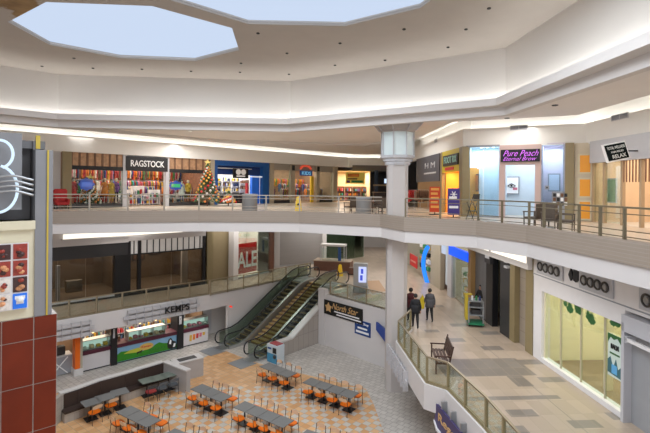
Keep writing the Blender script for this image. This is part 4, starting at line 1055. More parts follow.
# wall with orange panels, between pilaster and corner
ubox(FB, FB.u(574), FB.u(595), Z3, HR, .02, .12, 'wall_right', mat('cream_shop_wall', (.68, .60, .46), .6), None, kind='structure')
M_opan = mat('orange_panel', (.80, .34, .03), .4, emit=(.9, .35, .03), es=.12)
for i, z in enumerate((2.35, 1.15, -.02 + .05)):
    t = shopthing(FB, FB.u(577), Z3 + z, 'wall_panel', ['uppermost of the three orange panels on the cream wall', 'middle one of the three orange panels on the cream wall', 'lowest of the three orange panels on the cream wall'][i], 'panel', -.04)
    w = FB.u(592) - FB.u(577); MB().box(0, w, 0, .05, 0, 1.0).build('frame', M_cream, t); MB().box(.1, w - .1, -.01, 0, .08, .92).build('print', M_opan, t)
# corner shop with the tilted sign
U0 = FC.u(592); U = lambda x: FC.u(x) - U0
t = shopthing(FC, U0, Z3, 'storefront', 'cream shopfront with open slatted grille at the far right of the upper level', 'shopfront')
MB().box(0, U(650) + 3, -.15, .2, 2.85, 3.9).build('header', M_lgrey, t)
for x in (593, 604, 622, 641): MB().box(U(x) - .06, U(x) + .06, -.05, .1, 0, 2.85).build('post', mat('tan_post', (.42, .30, .18)), t)
MB().box(U(593), U(621), 0, .02, .05, 2.85).build('window_glass', M_glass, t)
m = MB()
for k in range(14): m.box(U(622.5) + k * .19, U(622.5) + k * .19 + .03, 0, .04, 1.9, 2.85)
m.build('slatted_grille', M_wood, t)
room(FC, FC.u(592.5), FC.u(650) + 3, Z3, HR, 3.5, mat('peach_shop_wall', (.72, .54, .36), .7), 190, WARM, mat('pale_shop_floor', (.6, .55, .48), .4))
picture(FC, 611, .3, Z3 + .95, .75, 1.15, 'poster with green lower half in the window of the corner shop', CLOTH[4], mat('poster_green', (.30, .50, .30)))
ubox(FC, FC.u(636), FC.u(650) + 1, Z3, Z3 + 1.0, 1.4, 2.0, 'counter', M_white_gloss, 'white reception counter inside the corner shop', 'counter')
ubox(FC, FC.u(640), FC.u(640) + .35, Z3 + 1.0, Z3 + 1.25, 1.45, 1.5, 'notice', mat('notice_blue', (.1, .35, .6)), 'small blue notice standing on the white reception counter', 'notice')
# tilted blade sign
t = thing('blade_sign', 'tilted black sign with white frame reading TOTAL WELLNESS', 'sign', (FC.pt(FC.u(615), -1.0, 0).x - .15, 18.6, 11.2), .0)
cx0 = t.location.x; Y0 = 18.6
a = at(600.5, 147.5, 0); 
def on_y(px, py, Y):
    r = ray(px, py); return Vector((r.x / r.y * Y, Y, HC + r.z / r.y * Y))
c_ = [on_y(x, y, Y0) for x, y in ((602.5, 145), (625, 140.5), (630.5, 158), (608, 163))]
t.location = (c_[3].x, Y0, c_[3].z); C0 = c_[3]
poly = [(p.x - C0.x, p.z - C0.z) for p in (c_[3], c_[2], c_[1], c_[0])]
cc = (sum(p[0] for p in poly) / 4, sum(p[1] for p in poly) / 4)
MB().vprism(poly, 0, .12).build('panel', mat('sign_white_edge', (.8, .8, .8), .4), t)
MB().vprism([(cc[0] + (p[0] - cc[0]) * .9, cc[1] + (p[1] - cc[1]) * .86) for p in poly], -.02, 0).build('face', mat('black_sign_face', (.008, .012, .012), .9, spec=.1), t)
for s, (v0, v1), (a0, a1) in (('TOTAL WELLNESS', (.66, .82), (.12, .9)), ('PAIN RELIEF', (.46, .56), (.25, .8)), ('RELAX', (.16, .36), (.25, .85))):
    tx = text(s, (0, 1, 0, 1), 0, mat('sign_letters', (.72, .74, .72)), t, bold=.01)
    for v in tx.data.vertices:
        a = a0 + (a1 - a0) * v.co.x; b = v0 + (v1 - v0) * v.co.z
        bt = Vector(poly[0]).lerp(Vector(poly[1]), a); tp_ = Vector(poly[3]).lerp(Vector(poly[2]), a); q = bt.lerp(tp_, b)
        v.co = Vector((q.x, -.03 + v.co.y * .3, q.y))
MB().bar((poly[1][0] - .05, .06, poly[1][1] + .3), (FC.pt(0, 0).x - C0.x - .1, .06, poly[1][1] + .3), .05, .05).build('bracket', M_black, t)
# furniture on the upper right walkway
for i, (px, Y, r) in enumerate([(535, 17.9, .4), (550, 17.0, 2.7), (565, 16.2, -2.2)]):
    chair_simple((Y * (px - 325) / 450, Y, Z3), r, ['dark wicker armchair nearest the pink portal behind the right railing', 'dark wicker armchair in the middle of three behind the right railing', 'dark wicker armchair rightmost of three behind the right railing'][i], M_wick)
table_simple((17.6 * (549 - 325) / 450 + .3, 18.2, Z3), 'small round table beside the wicker armchairs', .35, M_wick)
t = thing('bistro_chair', 'thin dark folding chair in front of the blue glass wall', 'chair', (22.3 * (473 - 325) / 450, 22.3, Z3), .5)
MB().box(-.22, .22, -.2, .2, .44, .47).build('seat', M_dark, t); MB().box(-.2, .2, -.24, -.21, .95, 1.3).build('backrest', M_dark, t)
for s in (-1, 1):
    MB().bar((s * .2, -.25, 1.3), (s * .2, .25, 0), .025, .025).build('leg', M_dark, t); MB().bar((s * .2, .2, .9), (s * .2, -.25, 0), .025, .025).build('leg', M_dark, t)
# ================================================================== MIDDLE LEVEL, LEFT SIDE
H2T = 6.75
W1 = Frame(V2(at(50, 307, Z2)), V2(at(205, 284, Z2)))
M_tinted = M_glass_d
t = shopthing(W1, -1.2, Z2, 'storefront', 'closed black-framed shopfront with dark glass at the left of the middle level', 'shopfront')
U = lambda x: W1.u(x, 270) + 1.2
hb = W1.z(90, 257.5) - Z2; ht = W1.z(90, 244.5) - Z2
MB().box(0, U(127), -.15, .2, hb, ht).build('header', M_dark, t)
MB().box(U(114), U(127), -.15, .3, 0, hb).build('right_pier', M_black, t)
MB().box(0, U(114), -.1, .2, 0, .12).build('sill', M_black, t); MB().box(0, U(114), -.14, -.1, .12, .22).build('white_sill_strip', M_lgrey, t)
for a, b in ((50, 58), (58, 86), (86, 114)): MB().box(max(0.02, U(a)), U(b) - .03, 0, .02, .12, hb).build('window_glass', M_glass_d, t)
t = shopthing(W1, W1.u(127, 270), Z2, 'storefront', 'closed shopfront with a striped black and white transom beside the black one', 'shopfront')
U = lambda x: W1.u(x, 270) - W1.u(127, 270)
h2 = W1.z(165, 251) - Z2; h3 = W1.z(165, 238.5) - Z2
MB().box(U(127), U(205), .0, .1, h2, h3).build('transom', mat('transom_white', (.8, .78, .76), .5, emit=(.8, .76, .7), es=.12), t)
for k in range(14):
    x = U(127) + (U(205) - U(127)) * k / 13; MB().box(x - .03, x + .03, -.03, .1, h2, h3).build('transom_bar', M_black, t)
MB().box(U(127), U(205), -.08, .1, h2 - .08, h2).build('transom_rail', M_black, t); MB().box(U(127), U(205), -.1, .1, h3, h3 + .5).build('header', M_parapet, t)
for x in (128.5, 139, 203.5): MB().box(U(x) - .1, U(x) + .1, -.1, .15, 0, h3).build('frame_post', M_black, t)
MB().box(U(127), U(205), -.1, .2, 0, .15).build('sill', M_black, t)
for a, b in ((129.5, 138), (140, 171), (171.5, 203)): MB().box(U(a), U(b), 0, .02, .15, h2 - .08).build('window_glass', M_glass_d, t)
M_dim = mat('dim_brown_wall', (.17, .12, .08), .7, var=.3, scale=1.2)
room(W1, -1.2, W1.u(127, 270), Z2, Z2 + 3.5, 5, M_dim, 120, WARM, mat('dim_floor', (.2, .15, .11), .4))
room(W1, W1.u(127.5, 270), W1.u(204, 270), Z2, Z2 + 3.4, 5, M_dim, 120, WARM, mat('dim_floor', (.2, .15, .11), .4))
ubox(W1, W1.u(59, 270), W1.u(63.5, 270), Z2, Z2 + 2.2, .8, .95, 'backboard', M_lgrey, 'pale upright panel standing behind the dark glass at the far left', 'panel')
ubox(W1, W1.u(72, 270), W1.u(88, 270), Z2 + .4, Z2 + 1.1, 1.2, 1.7, 'crate', mat('dim_crate', (.2, .17, .14)), 'dull box standing behind the dark shop glass', 'box')
ubox(W1, W1.u(188, 270), W1.u(194, 270), Z2, Z2 + 2.9, 1.0, 1.2, 'backboard', M_white, 'tall white panel behind the glass at the right end of the striped shopfront', 'panel')
for i, (px, z) in enumerate(((148, 2.2), (158, 1.4), (176, 1.7), (100, 2.5), (108, 2.7))):
    t = shopthing(W1, W1.u(px, 270), Z2 + z, 'picture', 'dark framed picture inside the closed shops', 'picture', 4.9, 'pictures inside the closed shops'); MB().box(0, .9, -.05, 0, 0, .7).build('frame', M_black, t); MB().box(.08, .82, -.06, -.05, .08, .62).build('print', CLOTH[9], t)
# white bulkhead with a lit cove above
ub0 = W1.u(208, 270)
ubox(W1, -2, W1.u(127, 270), Z2 + ht, 7.6, -.25, 0, 'trim_13', M_parapet, None, kind='structure')
t = shopthing(W1, W1.u(60, 238), 6.98, 'cove_lamp', 'long lit strip lamp on the bulkhead above the closed black shop', 'light', -.5)
MB().box(0, W1.u(180, 238) - W1.u(60, 238), 0, .2, 0, .05).build('housing', M_white, t); MB().box(.05, W1.u(180, 238) - W1.u(60, 238) - .05, -.02, 0, .06, .34).build('diffuser', emis('warm_strip', (1, .93, .8), 1.3), t)
# khaki recess
K = Frame(V2(W1.pt(W1.len + .1)), V2(at(232, 280.3, Z2)))
ubox(K, 0, K.len, Z2, 7.6, .6, .7, 'wall_left', mat('khaki_wall', (.30, .235, .13), .6), None, kind='structure')
ubox(K, 0, .35, Z2, 7.6, -.1, .6, 'pilaster', M_olive, 'khaki pilaster right of the striped transom', 'pillar')
ubox(K, K.u(214), K.u(216), Z2, 7.6, .4, .6, 'pilaster', M_olive, 'narrow khaki upright in the recess left of the SALE window', 'pillar')
# SALE shop
F6 = Frame(V2(at(232, 280.5, Z2)), V2(at(273, 271.5, Z2)))
u = lambda x: F6.u(x, 260)
ubox(F6, 0, u(237), Z2, 7.6, -.15, .4, 'pilaster', M_white, 'white pilaster left of the SALE window', 'pillar')
t = shopthing(F6, u(237), Z2, 'storefront', 'glass shopfront with a large red SALE sign in the window', 'shopfront')
MB().box(0, u(269) - u(237), 0, .03, .1, 4.2).build('window_glass', M_glass, t); MB().box(0, u(269) - u(237), -.03, .08, 0, .1).build('sill', M_grey, t)
MB().box(u(259.5) - u(237), u(269) - u(237), .1, .2, 0, 4.2).build('dark_side_panel', mat('dark_mesh_panel', (.06, .06, .055)), t)
room(F6, u(237.2), u(269), Z2, 7.5, 2.5, mat('pale_shop_wall', (.55, .52, .48), .7), 150, WARM, mat('pale_shop_floor', (.6, .55, .48), .4))
z0 = F6.z(248, 273.5); z1 = F6.z(248, 243.5)
t = shopthing(F6, u(235.5), z0, 'sale_sign', 'big red sign with white letters SALE hanging in the shop window', 'sign', .3)
w = u(259.5) - u(235.5); h = z1 - z0; MB().box(0, w, 0, .04, 0, h).build('panel', mat('sale_red', (.40, .004, .004), .8, spec=.1), t); text('SALE', (-.05, w * .99, h * .18, h * .72), 0, M_text_w, t, bold=.02)
ubox(F6, u(269.3), u(273), Z2, 7.6, -.1, .4, 'pilaster', M_wood, 'narrow brown wooden pilaster right of the SALE window', 'pillar')
F7 = Frame(V2(at(273.5, 267.3, Z2)), V2(at(322, 263.8, Z2)))
u = lambda x: F7.u(x, 255)
ubox(F7, 0, u(279), Z2, 7.6, -.2, .4, 'pilaster', M_white, 'white pilaster left of the grey roller shutter', 'pillar')
M_shut = tile_wall('grey_roller_shutter', (.30, .285, .27), (.33, .31, .295), 40, .09, .02, (.23, .22, .21), .5)
t = shopthing(F7, u(279), Z2, 'roller_shutter', 'wide grey roller shutter closing a shop behind the escalators', 'shutter')
w = F7.len - u(279); MB().box(0, w, .1, .16, .12, 4.4).build('curtain', M_shut, t); MB().box(0, w, .05, .2, 0, .12).build('bottom_bar', M_steel, t)
ubox(F7, F7.len, F7.len + .4, Z2, 7.6, -.1, .5, 'pilaster', M_white, 'white pilaster at the right end of the roller shutter', 'pillar')
F8 = Frame((F7.pt(F7.len + .4).x, F7.pt(F7.len + .4).y), V2(at(364, 256.8, Z2)))
t = shopthing(F8, 0, Z2, 'storefront', 'greenish glass shopfront far back on the middle level', 'shopfront')
for k in range(4): MB().box(F8.len * k / 4, F8.len * (k + 1) / 4 - .06, 0, .03, .05, 4.4).build('window_glass', glass('milky_green_glass', (.6, .68, .6), .5) if k == 0 else MATS['milky_green_glass'], t)
ubox(F8, 0, F8.len, Z2, 7.6, 1.2, 1.3, 'wall_back', mat('grey_green_wall', (.25, .27, .23), .6), None, kind='structure')
F9 = Frame(V2(at(364, 250, Z2)), (9.5, 60)) 
F9 = Frame((F8.pt(F8.len).x, F8.pt(F8.len).y), (4.6, 53)); ubox(F9, 0, F9.len, Z2, 7.6, 0, .1, 'wall_back', M_white, None, kind='structure')
F10 = Frame((4.3, 53), (8.6, 53.6)); ubox(F10, 0, F10.len, Z2, 7.6, 0, .1, 'wall_back', M_white, None, kind='structure')

# kiosk with glass case and brown base
p = at(331, 279, Z2)
p = Vector((.35, 38.4, Z2)); K1 = .0
t = thing('glass_kiosk', 'brown-based kiosk with glass case and flat canopy behind the escalators', 'kiosk', p, K1 - .25)
MB().box(-1.1, 2.0, -.7, .7, 0, .8).build('base', M_wood, t); MB().box(-1.15, 2.05, -.75, .75, .8, .86).build('worktop', mat('kiosk_top', (.4, .3, .22)), t)
MB().box(-.6, 1.5, -.5, .5, 2.05, 2.2).build('canopy', M_white, t)
for x in (-.55, 1.45):
    for y in (-.45, .45): MB().box(x - .03, x + .03, y - .03, y + .03, .86, 2.05).build('post', M_lgrey, t)
MB().box(-.5, 1.4, -.46, -.44, .87, 1.9).build('glass_front', M_glass, t)
MB().box(.95, 1.2, -.52, -.47, .87, 2.0).build('blue_banner', M_blue, t)
t = thing('low_bench', 'low brown block bench beside the glass kiosk', 'bench', (2.4, 36.4, Z2), -.2); MB().box(-.4, .5, -.3, .3, .05, .55).build('seat_block', M_wood, t, bevel=.02); MB().box(-.35, .45, -.25, .25, 0, .05).build('plinth', M_black, t)
# illuminated advertising totem
p = at(361.5, 301, Z2); Yt = 30.2
t = thing('advertising_totem', 'white totem with a glowing blue and white screen behind the landing railing', 'totem', ((362 - 325) / 450 * Yt, Yt, Z2), -.15)
MB().box(-.5, .42, -.3, .3, 0, 1.95).build('body', mat('totem_grey_white', (.52, .54, .55), .4), t, bevel=.03)
sc = MB().box(-.15, .36, -.33, -.3, .72, 1.75).build('screen', emis('totem_screen_white', (.62, .68, 1), 1.0), t)
m = MB(); m.box(-.05, .12, -.35, -.33, .85, 1.2); m.box(.0, .16, -.35, -.33, 1.3, 1.62); m.build('screen_picture', emis('totem_screen_blue', (.08, .12, .8), .8), sc)
MB().box(-.52, .44, -.32, .32, 0, .5).build('lower_case', mat('totem_lower', (.36, .4, .42), .4), t)
t = thing('wet_floor_sign', 'yellow wet floor sign standing at the head of the escalators', 'sign', (1.25, 35.6, Z2), .4)
for s in (-1, 1):
    m = MB(); m.vprism([(-.2, 0), (.2, 0), (.12, .9), (-.12, .9)], -.01, .01); m.xf(Matrix.Translation((0, s * .16, 0)) @ Matrix.Rotation(s * .17, 4, 'X')); m.build('panel', MATS['safety_yellow'], t)
MB().box(-.06, .06, -.03, .03, .87, .93).build('hinge', MATS['safety_yellow'], t)
# wood-coloured stain in the floor right of the totem is a mat
m = MB(); a = [V2(at(x, y, Z2)) for x, y in ((366, 281), (379, 280.5), (386, 291), (372, 294))]; m.prism(a, Z2, Z2 + .012)
o = m.build('floor_mat', mat('tan_mat', (.42, .27, .16), .7)); tag(o, 'tan floor mat right of the glowing totem', 'mat')

# ================================================================== MIDDLE LEVEL, RIGHT SIDE
FRr = Frame(V2(at(430, 282.5, Z2)), V2(at(624, 416, Z2)))
# keep the plane on the measured wall line
FRr = Frame((7.72, 36.5), (9.30, 13.6))
u = lambda x, y=300: FRr.u(x, y, -.12)
print('FRr check', u(539), FRr.uz(539, 358), FRr.uz(624, 416), FRr.uz(470, 306), FRr.uz(430, 283), FRr.uz(511, 343))
def rbox(x0, x1, z0, z1, d0, d1, name, m_, label=None, cat=None, kind=None): return ubox(FRr, u(x0), u(x1), z0, z1, d0, d1, name, m_, label, cat, kind)
# fascia with the ring emblems
zb_ = 6.5
ubox(FRr, u(533, 275), FRr.len + 6, zb_, 7.6, -.12, .1, 'trim_14', M_white_gloss, 'white fascia with ring emblems', kind='structure')
ubox(FRr, u(533, 275), FRr.len + 6, zb_ + .1, zb_ + .14, -.135, -.12, 'trim_15', M_grey, None, kind='structure')
M_ring = mat('dark_ring', (.06, .055, .05), .4, .3); M_ringf = mat('ring_grey', (.33, .32, .31), .4, .3)
def ring_plaque(x0, x1, n, label):
    ua, ub = FRr.u(x0, 275, -.2), FRr.u(x1, 280, -.2); t = shopthing(FRr, ua, 6.72, 'ring_plaque', label, 'emblem', -.2); w = ub - ua
    MB().box(-.12, w + .12, 0, .06, 0, .62).build('plaque', M_lgrey, t, bevel=.01)
    for k in range(n):
        cx = w * (k + .5) / n; r = min(.25, w / n * .42)
        m = MB(); m.tube([(cx + r * math.cos(a * PI / 9), -.03, .31 + r * math.sin(a * PI / 9)) for a in range(18)], .035, 6, closed=True); m.build('ring', M_ring, t)
        m = MB(); m.vprism([(cx + r * .62 * math.cos(a * PI / 6), .31 + r * .62 * math.sin(a * PI / 6)) for a in range(12)], -.05, 0); m.build('disc', M_ringf, t)
ring_plaque(538, 560, 4, 'plaque with four dark rings at the left end of the white fascia')
ring_plaque(581, 609.5, 4, 'plaque with four dark rings in the middle of the white fascia')
ring_plaque(642, 665, 2, 'plaque with dark rings cut by the right edge of the picture')
t = shopthing(FRr, FRr.u(567, 275, -.2), 6.85, 'emblem', 'small black leaf-shaped emblem between the ring plaques', 'emblem', -.16)
m = MB(); m.vprism([(.05, .2), (.18, .45), (.3, .2), (.18, 0)], -.03, .04); m.vprism([(.34, .05), (.34, .45), (.6, .4), (.62, .1), (.48, 0)], -.03, .04); m.build('mark', M_black, t)
# white-framed window
t = shopthing(FRr, u(533.5), Z2, 'storefront', 'white-framed shop window with leaves and a poster on the right of the middle level', 'shopfront')
u0 = u(533.5); U = lambda x, y=320: u(x, y) - u0
Wt = 6.02 - Z2
MB().box(0, U(541.5), -.12, .25, 0, zb_ - Z2).build('left_post', M_white_gloss, t); MB().box(U(541.5), U(625), -.12, .25, Wt, zb_ - Z2).build('header', M_white_gloss, t)
MB().box(U(541.5), U(625), -.15, .15, 0, .18).build('sill', M_white_gloss, t); MB().box(U(541.5), U(541.5) + .1, -.02, .1, .18, Wt).build('inner_frame', M_cream, t)
xs_ = [U(542.5), U(558), U(578), U(602), U(625)]
for k in range(4):
    MB().box(xs_[k] + .03, xs_[k + 1] - .03, 0, .015, .18, Wt).build('window_glass', M_glass, t)
    if k: MB().box(xs_[k] - .025, xs_[k] + .025, -.02, .04, .18, Wt).build('mullion', mat('pale_mullion', (.5, .45, .33), .4), t)
MB().box(U(581.5), U(584.5), .7, .95, 0, 3.1).build('inner_post', M_cream, t)
M_yw = mat('pale_yellow_wall', (.80, .74, .50), .7, var=.02)
room(FRr, u(540.5), u(626), Z2, 6.4, 4.6, M_yw, 150, (1, .93, .74), mat('brown_carpet', (.26, .18, .09), .9, var=.1), d0=.27)
M_leaf = mat('monstera_green', (.03, .13, .035), .5)
def leaf(px, py, s, a, label):
    uu, zz = FRr.uz(px, py, -.02); t = shopthing(FRr, uu, zz, 'monstera_leaf', label, 'leaf', -.03, 'painted leaves on the shop window')
    pts = []
    for k in range(24):
        q = 2 * PI * k / 24; r = s * .8 * (1 if k % 2 == 0 else (.38 if 3 < k < 21 else .9)) * (.8 + .35 * math.cos(q)); pts.append((r * math.cos(q + a), r * math.sin(q + a)))
    MB().vprism(pts, 0, .01).build('blade', M_leaf, t); MB().bar((0, .005, 0), (-s * 1.2 * math.cos(a), .005, -s * 1.2 * math.sin(a)), .02, .01).build('stem', M_leaf, t)
for px, py, s, a in ((570, 305, .34, -1.5), (576, 307, .26, -.6), (580, 309, .25, -2.2), (588, 313, .26, -1.2), (592, 316, .34, -1.7), (613, 319, .26, -1.4), (617, 322, .2, -.8), (566, 302, .2, -2)): leaf(px, py, s, a, 'dark green lobed leaf painted at the top of the white-framed window')
ua, za = FRr.uz(609.5, 377); ub, zb2 = FRr.uz(625, 341)
t = shopthing(FRr, ua, za + .1, 'poster', 'white, blue and green poster in the lower right of the white-framed window', 'poster', -.06); w = ub - ua - .05; h = 1.35
MB().box(0, w, 0, .02, 0, h).build('sheet', mat('poster_mint', (.62, .72, .66)), t)
m = MB(); m.vprism([(0, .1), (w, .05), (w, .45), (w * .75, .3), (w * .6, .6), (w * .4, .3), (w * .2, .62), (0, .5)], -.01, 0); m.build('landscape', mat('poster_teal', (.05, .15, .17)), t)
MB().box(w * .3, w * .7, -.014, 0, .12, .4).build('water', mat('poster_blue', (.12, .4, .7)), t)
m = MB(); m.vprism([(0, h), (0, h - .3), (w * .2, h - .1), (w * .45, h - .16), (w * .7, h - .08), (w, h - .25), (w, h)], -.01, 0); m.build('leaf_border', M_leaf, t)
text('BALM', (w * .25, w * .8, h * .66, h * .78), -.005, M_black, t, bold=.02); MB().box(w * .15, w * .85, -.01, 0, h * .53, h * .57).build('printed_line', M_leaf, t)
# protruding bay at the right edge
t = shopthing(FRr, u(625.5, 370), Z2, 'roller_shutter', 'grey roller shutter in a pale projecting frame at the right edge', 'shutter', -.12)
MB().box(0, .12, -.15, .3, 0, 3.0).build('side_post', mat('pale_grey_frame', (.52, .52, .55), .4), t); MB().box(0, 4.5, -.15, .3, 2.75, 3.25).build('top_box', MATS['pale_grey_frame'], t)
MB().box(.12, 4.5, .1, .16, 0, 2.75).build('curtain', mat('shutter_grey', (.33, .335, .35), .5), t); MB().box(.2, 4.2, -.2, -.12, 2.5, 2.6).build('handle_bar', M_white_gloss, t); MB().box(.2, .3, -.2, .1, 2.45, 2.65).build('bracket', M_lgrey, t)
# pilasters and tiled pier
rbox(510.3, 515, Z2, 7.6, -.15, .3, 'pilaster', M_olive, 'khaki pilaster right of the black shopfront', 'pillar')
o = rbox(515, 526, Z2, 7.6, .1, .3, 'wall_right', tile_wall('dim_stone_tile', (.30, .25, .20), (.36, .31, .25), .6, .6, .012, (.15, .12, .1), .4), None, None, 'structure')
rbox(526.2, 533.3, Z2, 7.6, -.15, .3, 'pilaster', M_olive, 'khaki pilaster touching the white-framed shop window', 'pillar')
# black shopfront and grey shutter
t = shopthing(FRr, u(485.5), Z2, 'storefront', 'black shopfront with dark doors and slatted sign boards right of the cleaning cart', 'shopfront')
u0 = u(485.5); U = lambda x, y=300: u(x, y) - u0
MB().box(0, U(492), -.1, .2, 0, 4.45).build('left_panel', M_black, t); MB().box(U(500), U(510.3), -.12, .2, 0, 4.45).build('right_panel', M_dark, t)
MB().box(U(492), U(500), .3, .35, 0, 3.6).build('door', mat('dark_door_glass', (.03, .032, .035), .15), t); MB().box(U(492), U(500), -.05, .2, 3.6, 4.45).build('fascia', M_black, t)
sb = MB().box(U(487.5), U(493), -.3, -.12, 3.2, 3.95).build('sign_board', M_dark, t); MB().box(U(488.5), U(492.2), -.33, -.3, 3.45, 3.75).build('sign_lettering', M_lgrey, sb)
for k in range(4): MB().box(U(507), U(510), -.3, -.12, 3.3 + k * .25, 3.4 + k * .25).build('slat', M_lgrey, t)
t = shopthing(FRr, u(473), Z2, 'roller_shutter', 'narrow dark grey shutter between the wooden post and the black shopfront', 'shutter'); w = u(485.3) - u(473)
MB().box(0, w, 0, .06, .05, 4.4).build('curtain', tile_wall('blue_grey_shutter', (.13, .135, .145), (.16, .165, .175), .5, 20, .03, (.08, .08, .09), .4), t); MB().box(0, w, -.03, .1, 0, .05).build('bottom_bar', M_black, t)
rbox(470, 473, Z2, 7.2, -.25, .2, 'pilaster', mat('honey_wood', (.32, .19, .07), .5), 'honey-coloured wooden post beside the blue sign', 'pillar')
# blue signed shop
t = shopthing(FRr, u(447, 280), Z2, 'storefront', 'glass shopfront under a bright blue glowing sign band', 'shopfront')
u0 = u(447, 280); U = lambda x, y=280: u(x, y) - u0
zz0, zz1 = FRr.z(460, 260) - Z2, FRr.z(460, 252.5) - Z2
MB().box(U(451), U(470.5), -.3, -.05, zz0 + .18, zz1 + .25).build('sign_band', emis('blue_sign_glow', (.008, .11, .95), 1.0), t)
MB().box(0, U(451), -.1, .2, 0, 4.4).build('corner_post', M_lgrey, t)
MB().box(U(451), U(470), 0, .02, .1, zz0 + .15).build('window_glass', M_glass, t)
room(FRr, u(448), u(471), Z2, 7.0, 2.6, mat('greenish_shop_wall', (.36, .34, .24), .7), 70, WARM, M_shopfloor)
for i in range(3): shelf_unit(FRr.pt(u(452 + i * 6.3), .5, Z2), FRr.ang, 1.3, 2.0, 'shelf of small bright goods behind the glass under the blue sign', 4, 6, [CLOTH[3], CLOTH[4], CLOTH[5], CLOTH[11], CLOTH[2]], group='shelves under the blue sign')
# open shop with posters
t = shopthing(FRr, u(437.5, 270), Z2, 'storefront', 'open shop entrance with white posters between two beige pillars', 'shopfront')
u0 = u(437.5, 270); U = lambda x, y=270: u(x, y) - u0
MB().box(0, U(440), -.1, .2, 0, 4.3).build('left_post', M_beige, t)
MB().box(U(440), U(447), 0, .15, 3.4, 4.3).build('header', M_beige, t)
MB().box(U(444.5), U(447), -.05, 0, .6, 3.2).build('poster_strip', mat('poster_pale_blue', (.55, .62, .68)), t); MB().box(U(441), U(445), -.1, 0, 2.6, 3.2).build('lit_sign', emis('pale_sign_glow', (.65, .75, .95), .7), t)
room(FRr, u(438, 270), u(447, 280), Z2, 7.0, 2.4, mat('dull_pink_wall', (.28, .22, .2), .7), 22, WARM)
# arch shop
t = shopthing(FRr, u(404, 262), Z2, 'storefront', 'shopfront with a tall glowing blue arch and chequered display', 'shopfront')
u0 = u(404, 262); U = lambda x, y=262: u(x, y) - u0
c0 = U(428.5); pts = []
hz = [FRr.z(428, y) - Z2 for y in (281, 246)]
for k in range(13):
    q = -1 + 2 * k / 12; pts.append((c0 - .9 + 1.1 * q * q * 1.0, -.25, hz[0] + (hz[1] - hz[0]) * k / 12))
m = MB(); m.tube(pts, .17, 8); m.build('neon_arch', emis('blue_arch_glow', (.02, .25, .95), 1.1), t)
MB().box(U(430.5), U(437.5), -.1, .2, 0, 4.3).build('right_post', M_beige, t)
MB().box(0, U(437), -.05, .1, 3.9, 4.4).build('header', M_beige, t)
for k in range(18): MB().box(U(414) + .2 + (k % 3) * .9, U(414) + .8 + (k % 3) * .9, .3, .5, .5 + (k // 3) * .55, .8 + (k // 3) * .55).build('display_box', [M_black, M_text_w, CLOTH[3], CLOTH[2]][(k * 5) % 4], t)
room(FRr, u(404, 262), u(437, 270), Z2, 7.0, 2.2, mat('grey_cream_wall', (.45, .42, .34), .7), 60, NEUT)
t = shopthing(FRr, u(412.5, 262), Z2 + .55, 'sale_sign', 'small red square sign far down the right-hand corridor', 'sign', -.35); MB().box(0, 2.2, 0, .05, 0, .95).build('panel', M_red, t); MB().box(.3, 1.9, -.02, 0, .35, .5).build('lettering', mat('pale_red', (.7, .25, .2)), t)
# bulkhead over the corridor shops with the bright strip
ubox(FRr, 0, u(533, 275), 6.75, 7.6, -.35, -.1, 'trim_16', M_white, 'bulkhead over the corridor shops', kind='structure')
for i, (x0, x1, y) in enumerate(((491, 527.5, 257), (475, 489.5, 252.5))):
    ua, zz = FRr.uz(x0, y, -.6); ub, _ = FRr.uz(x1, y + (x1 - x0) * .14, -.6)
    t = shopthing(FRr, ua, 7.1, 'ceiling_light', ['long bright light panel above the black shopfront', 'short bright light panel above the grey shutter'][i], 'light', -.62)
    MB().box(0, ub - ua, 0, .2, -.04, .46).build('housing', M_white, t); MB().box(.05, ub - ua - .05, -.02, 0, 0, .38).build('diffuser', emis('warm_strip', (1, .93, .8), 1.3), t)

# ================================================================== the sign tower on the left
P0 = Vector((-9.0, 10.55))   # measured corner beyond the left edge
T0 = Vector((-7.9, 11.1))
dT = Vector((.755, .656)); 
def tower_pt(px, Y): return Vector(((px - 325) / 450 * Y, Y))
Tl = tower_pt(-30, 10.55); 
FT = Frame(tower_pt(2.8, 11.2), tower_pt(2.8, 11.2) + dT)
u = lambda x, y=340: FT.u(x, y)
uE = u(57); zr = FT.z(30, 317.5)
M_rust = mat('rust_red_tile', (.165, .022, .006), .35, var=.3, scale=1.5, spec=.25)
t = shopthing(FT, 0, 0, 'sign_tower', 'freestanding sign tower with rust-red tiled base and grey upper panels at the left edge', 'tower')
us = [-2.4, -1.2, 0, u(33.7), uE]; zs = []
zl = [FT.z(34, 339.5), FT.z(34, 384.5), FT.z(34, 431.5)]
zrow = [zr, zl[0], zl[1], zl[2], zl[2] - 1.05, zl[2] - 2.1, 0.0]
MB().box(us[0], uE, .02, 2.2, 0, zr - .01).build('tiled_base_core', mat('grout_grey', (.45, .40, .36), .8), t)
for i in range(4):
    for j in range(6):
        MB().box(us[i] + .012, us[i + 1] - .012, 0, .03, zrow[j + 1] + .012, zrow[j] - .012).build('red_tile', M_rust, t, bevel=.004)
zs_c = FT.z(20, 221)   # cream ledge
ztop = FT.z(38, 134.5)
M_tgrey = mat('tower_grey', (.25, .25, .26), .5, spec=.3); M_tgrey2 = mat('tower_dark_grey', (.16, .16, .165), .5, spec=.3)
MB().box(us[0], u(34), .05, 1.9, zr, zs_c).build('cream_cabinet', M_cream, t); MB().box(us[0], u(35, 225), -.06, 1.9, zs_c - .22, zs_c).build('cream_ledge', M_cream, t)
MB().box(u(34), u(51.5), .0, .35, zr, FT.z(45, 150)).build('grey_post', M_tgrey, t)
MB().box(u(45.5), u(47.2), -.03, 0, zr, FT.z(45, 150)).build('mustard_stripe', M_yellow, t)
MB().box(u(33.5), u(40), .3, .8, zr, FT.z(38, 140)).build('rear_post', M_tgrey2, t)
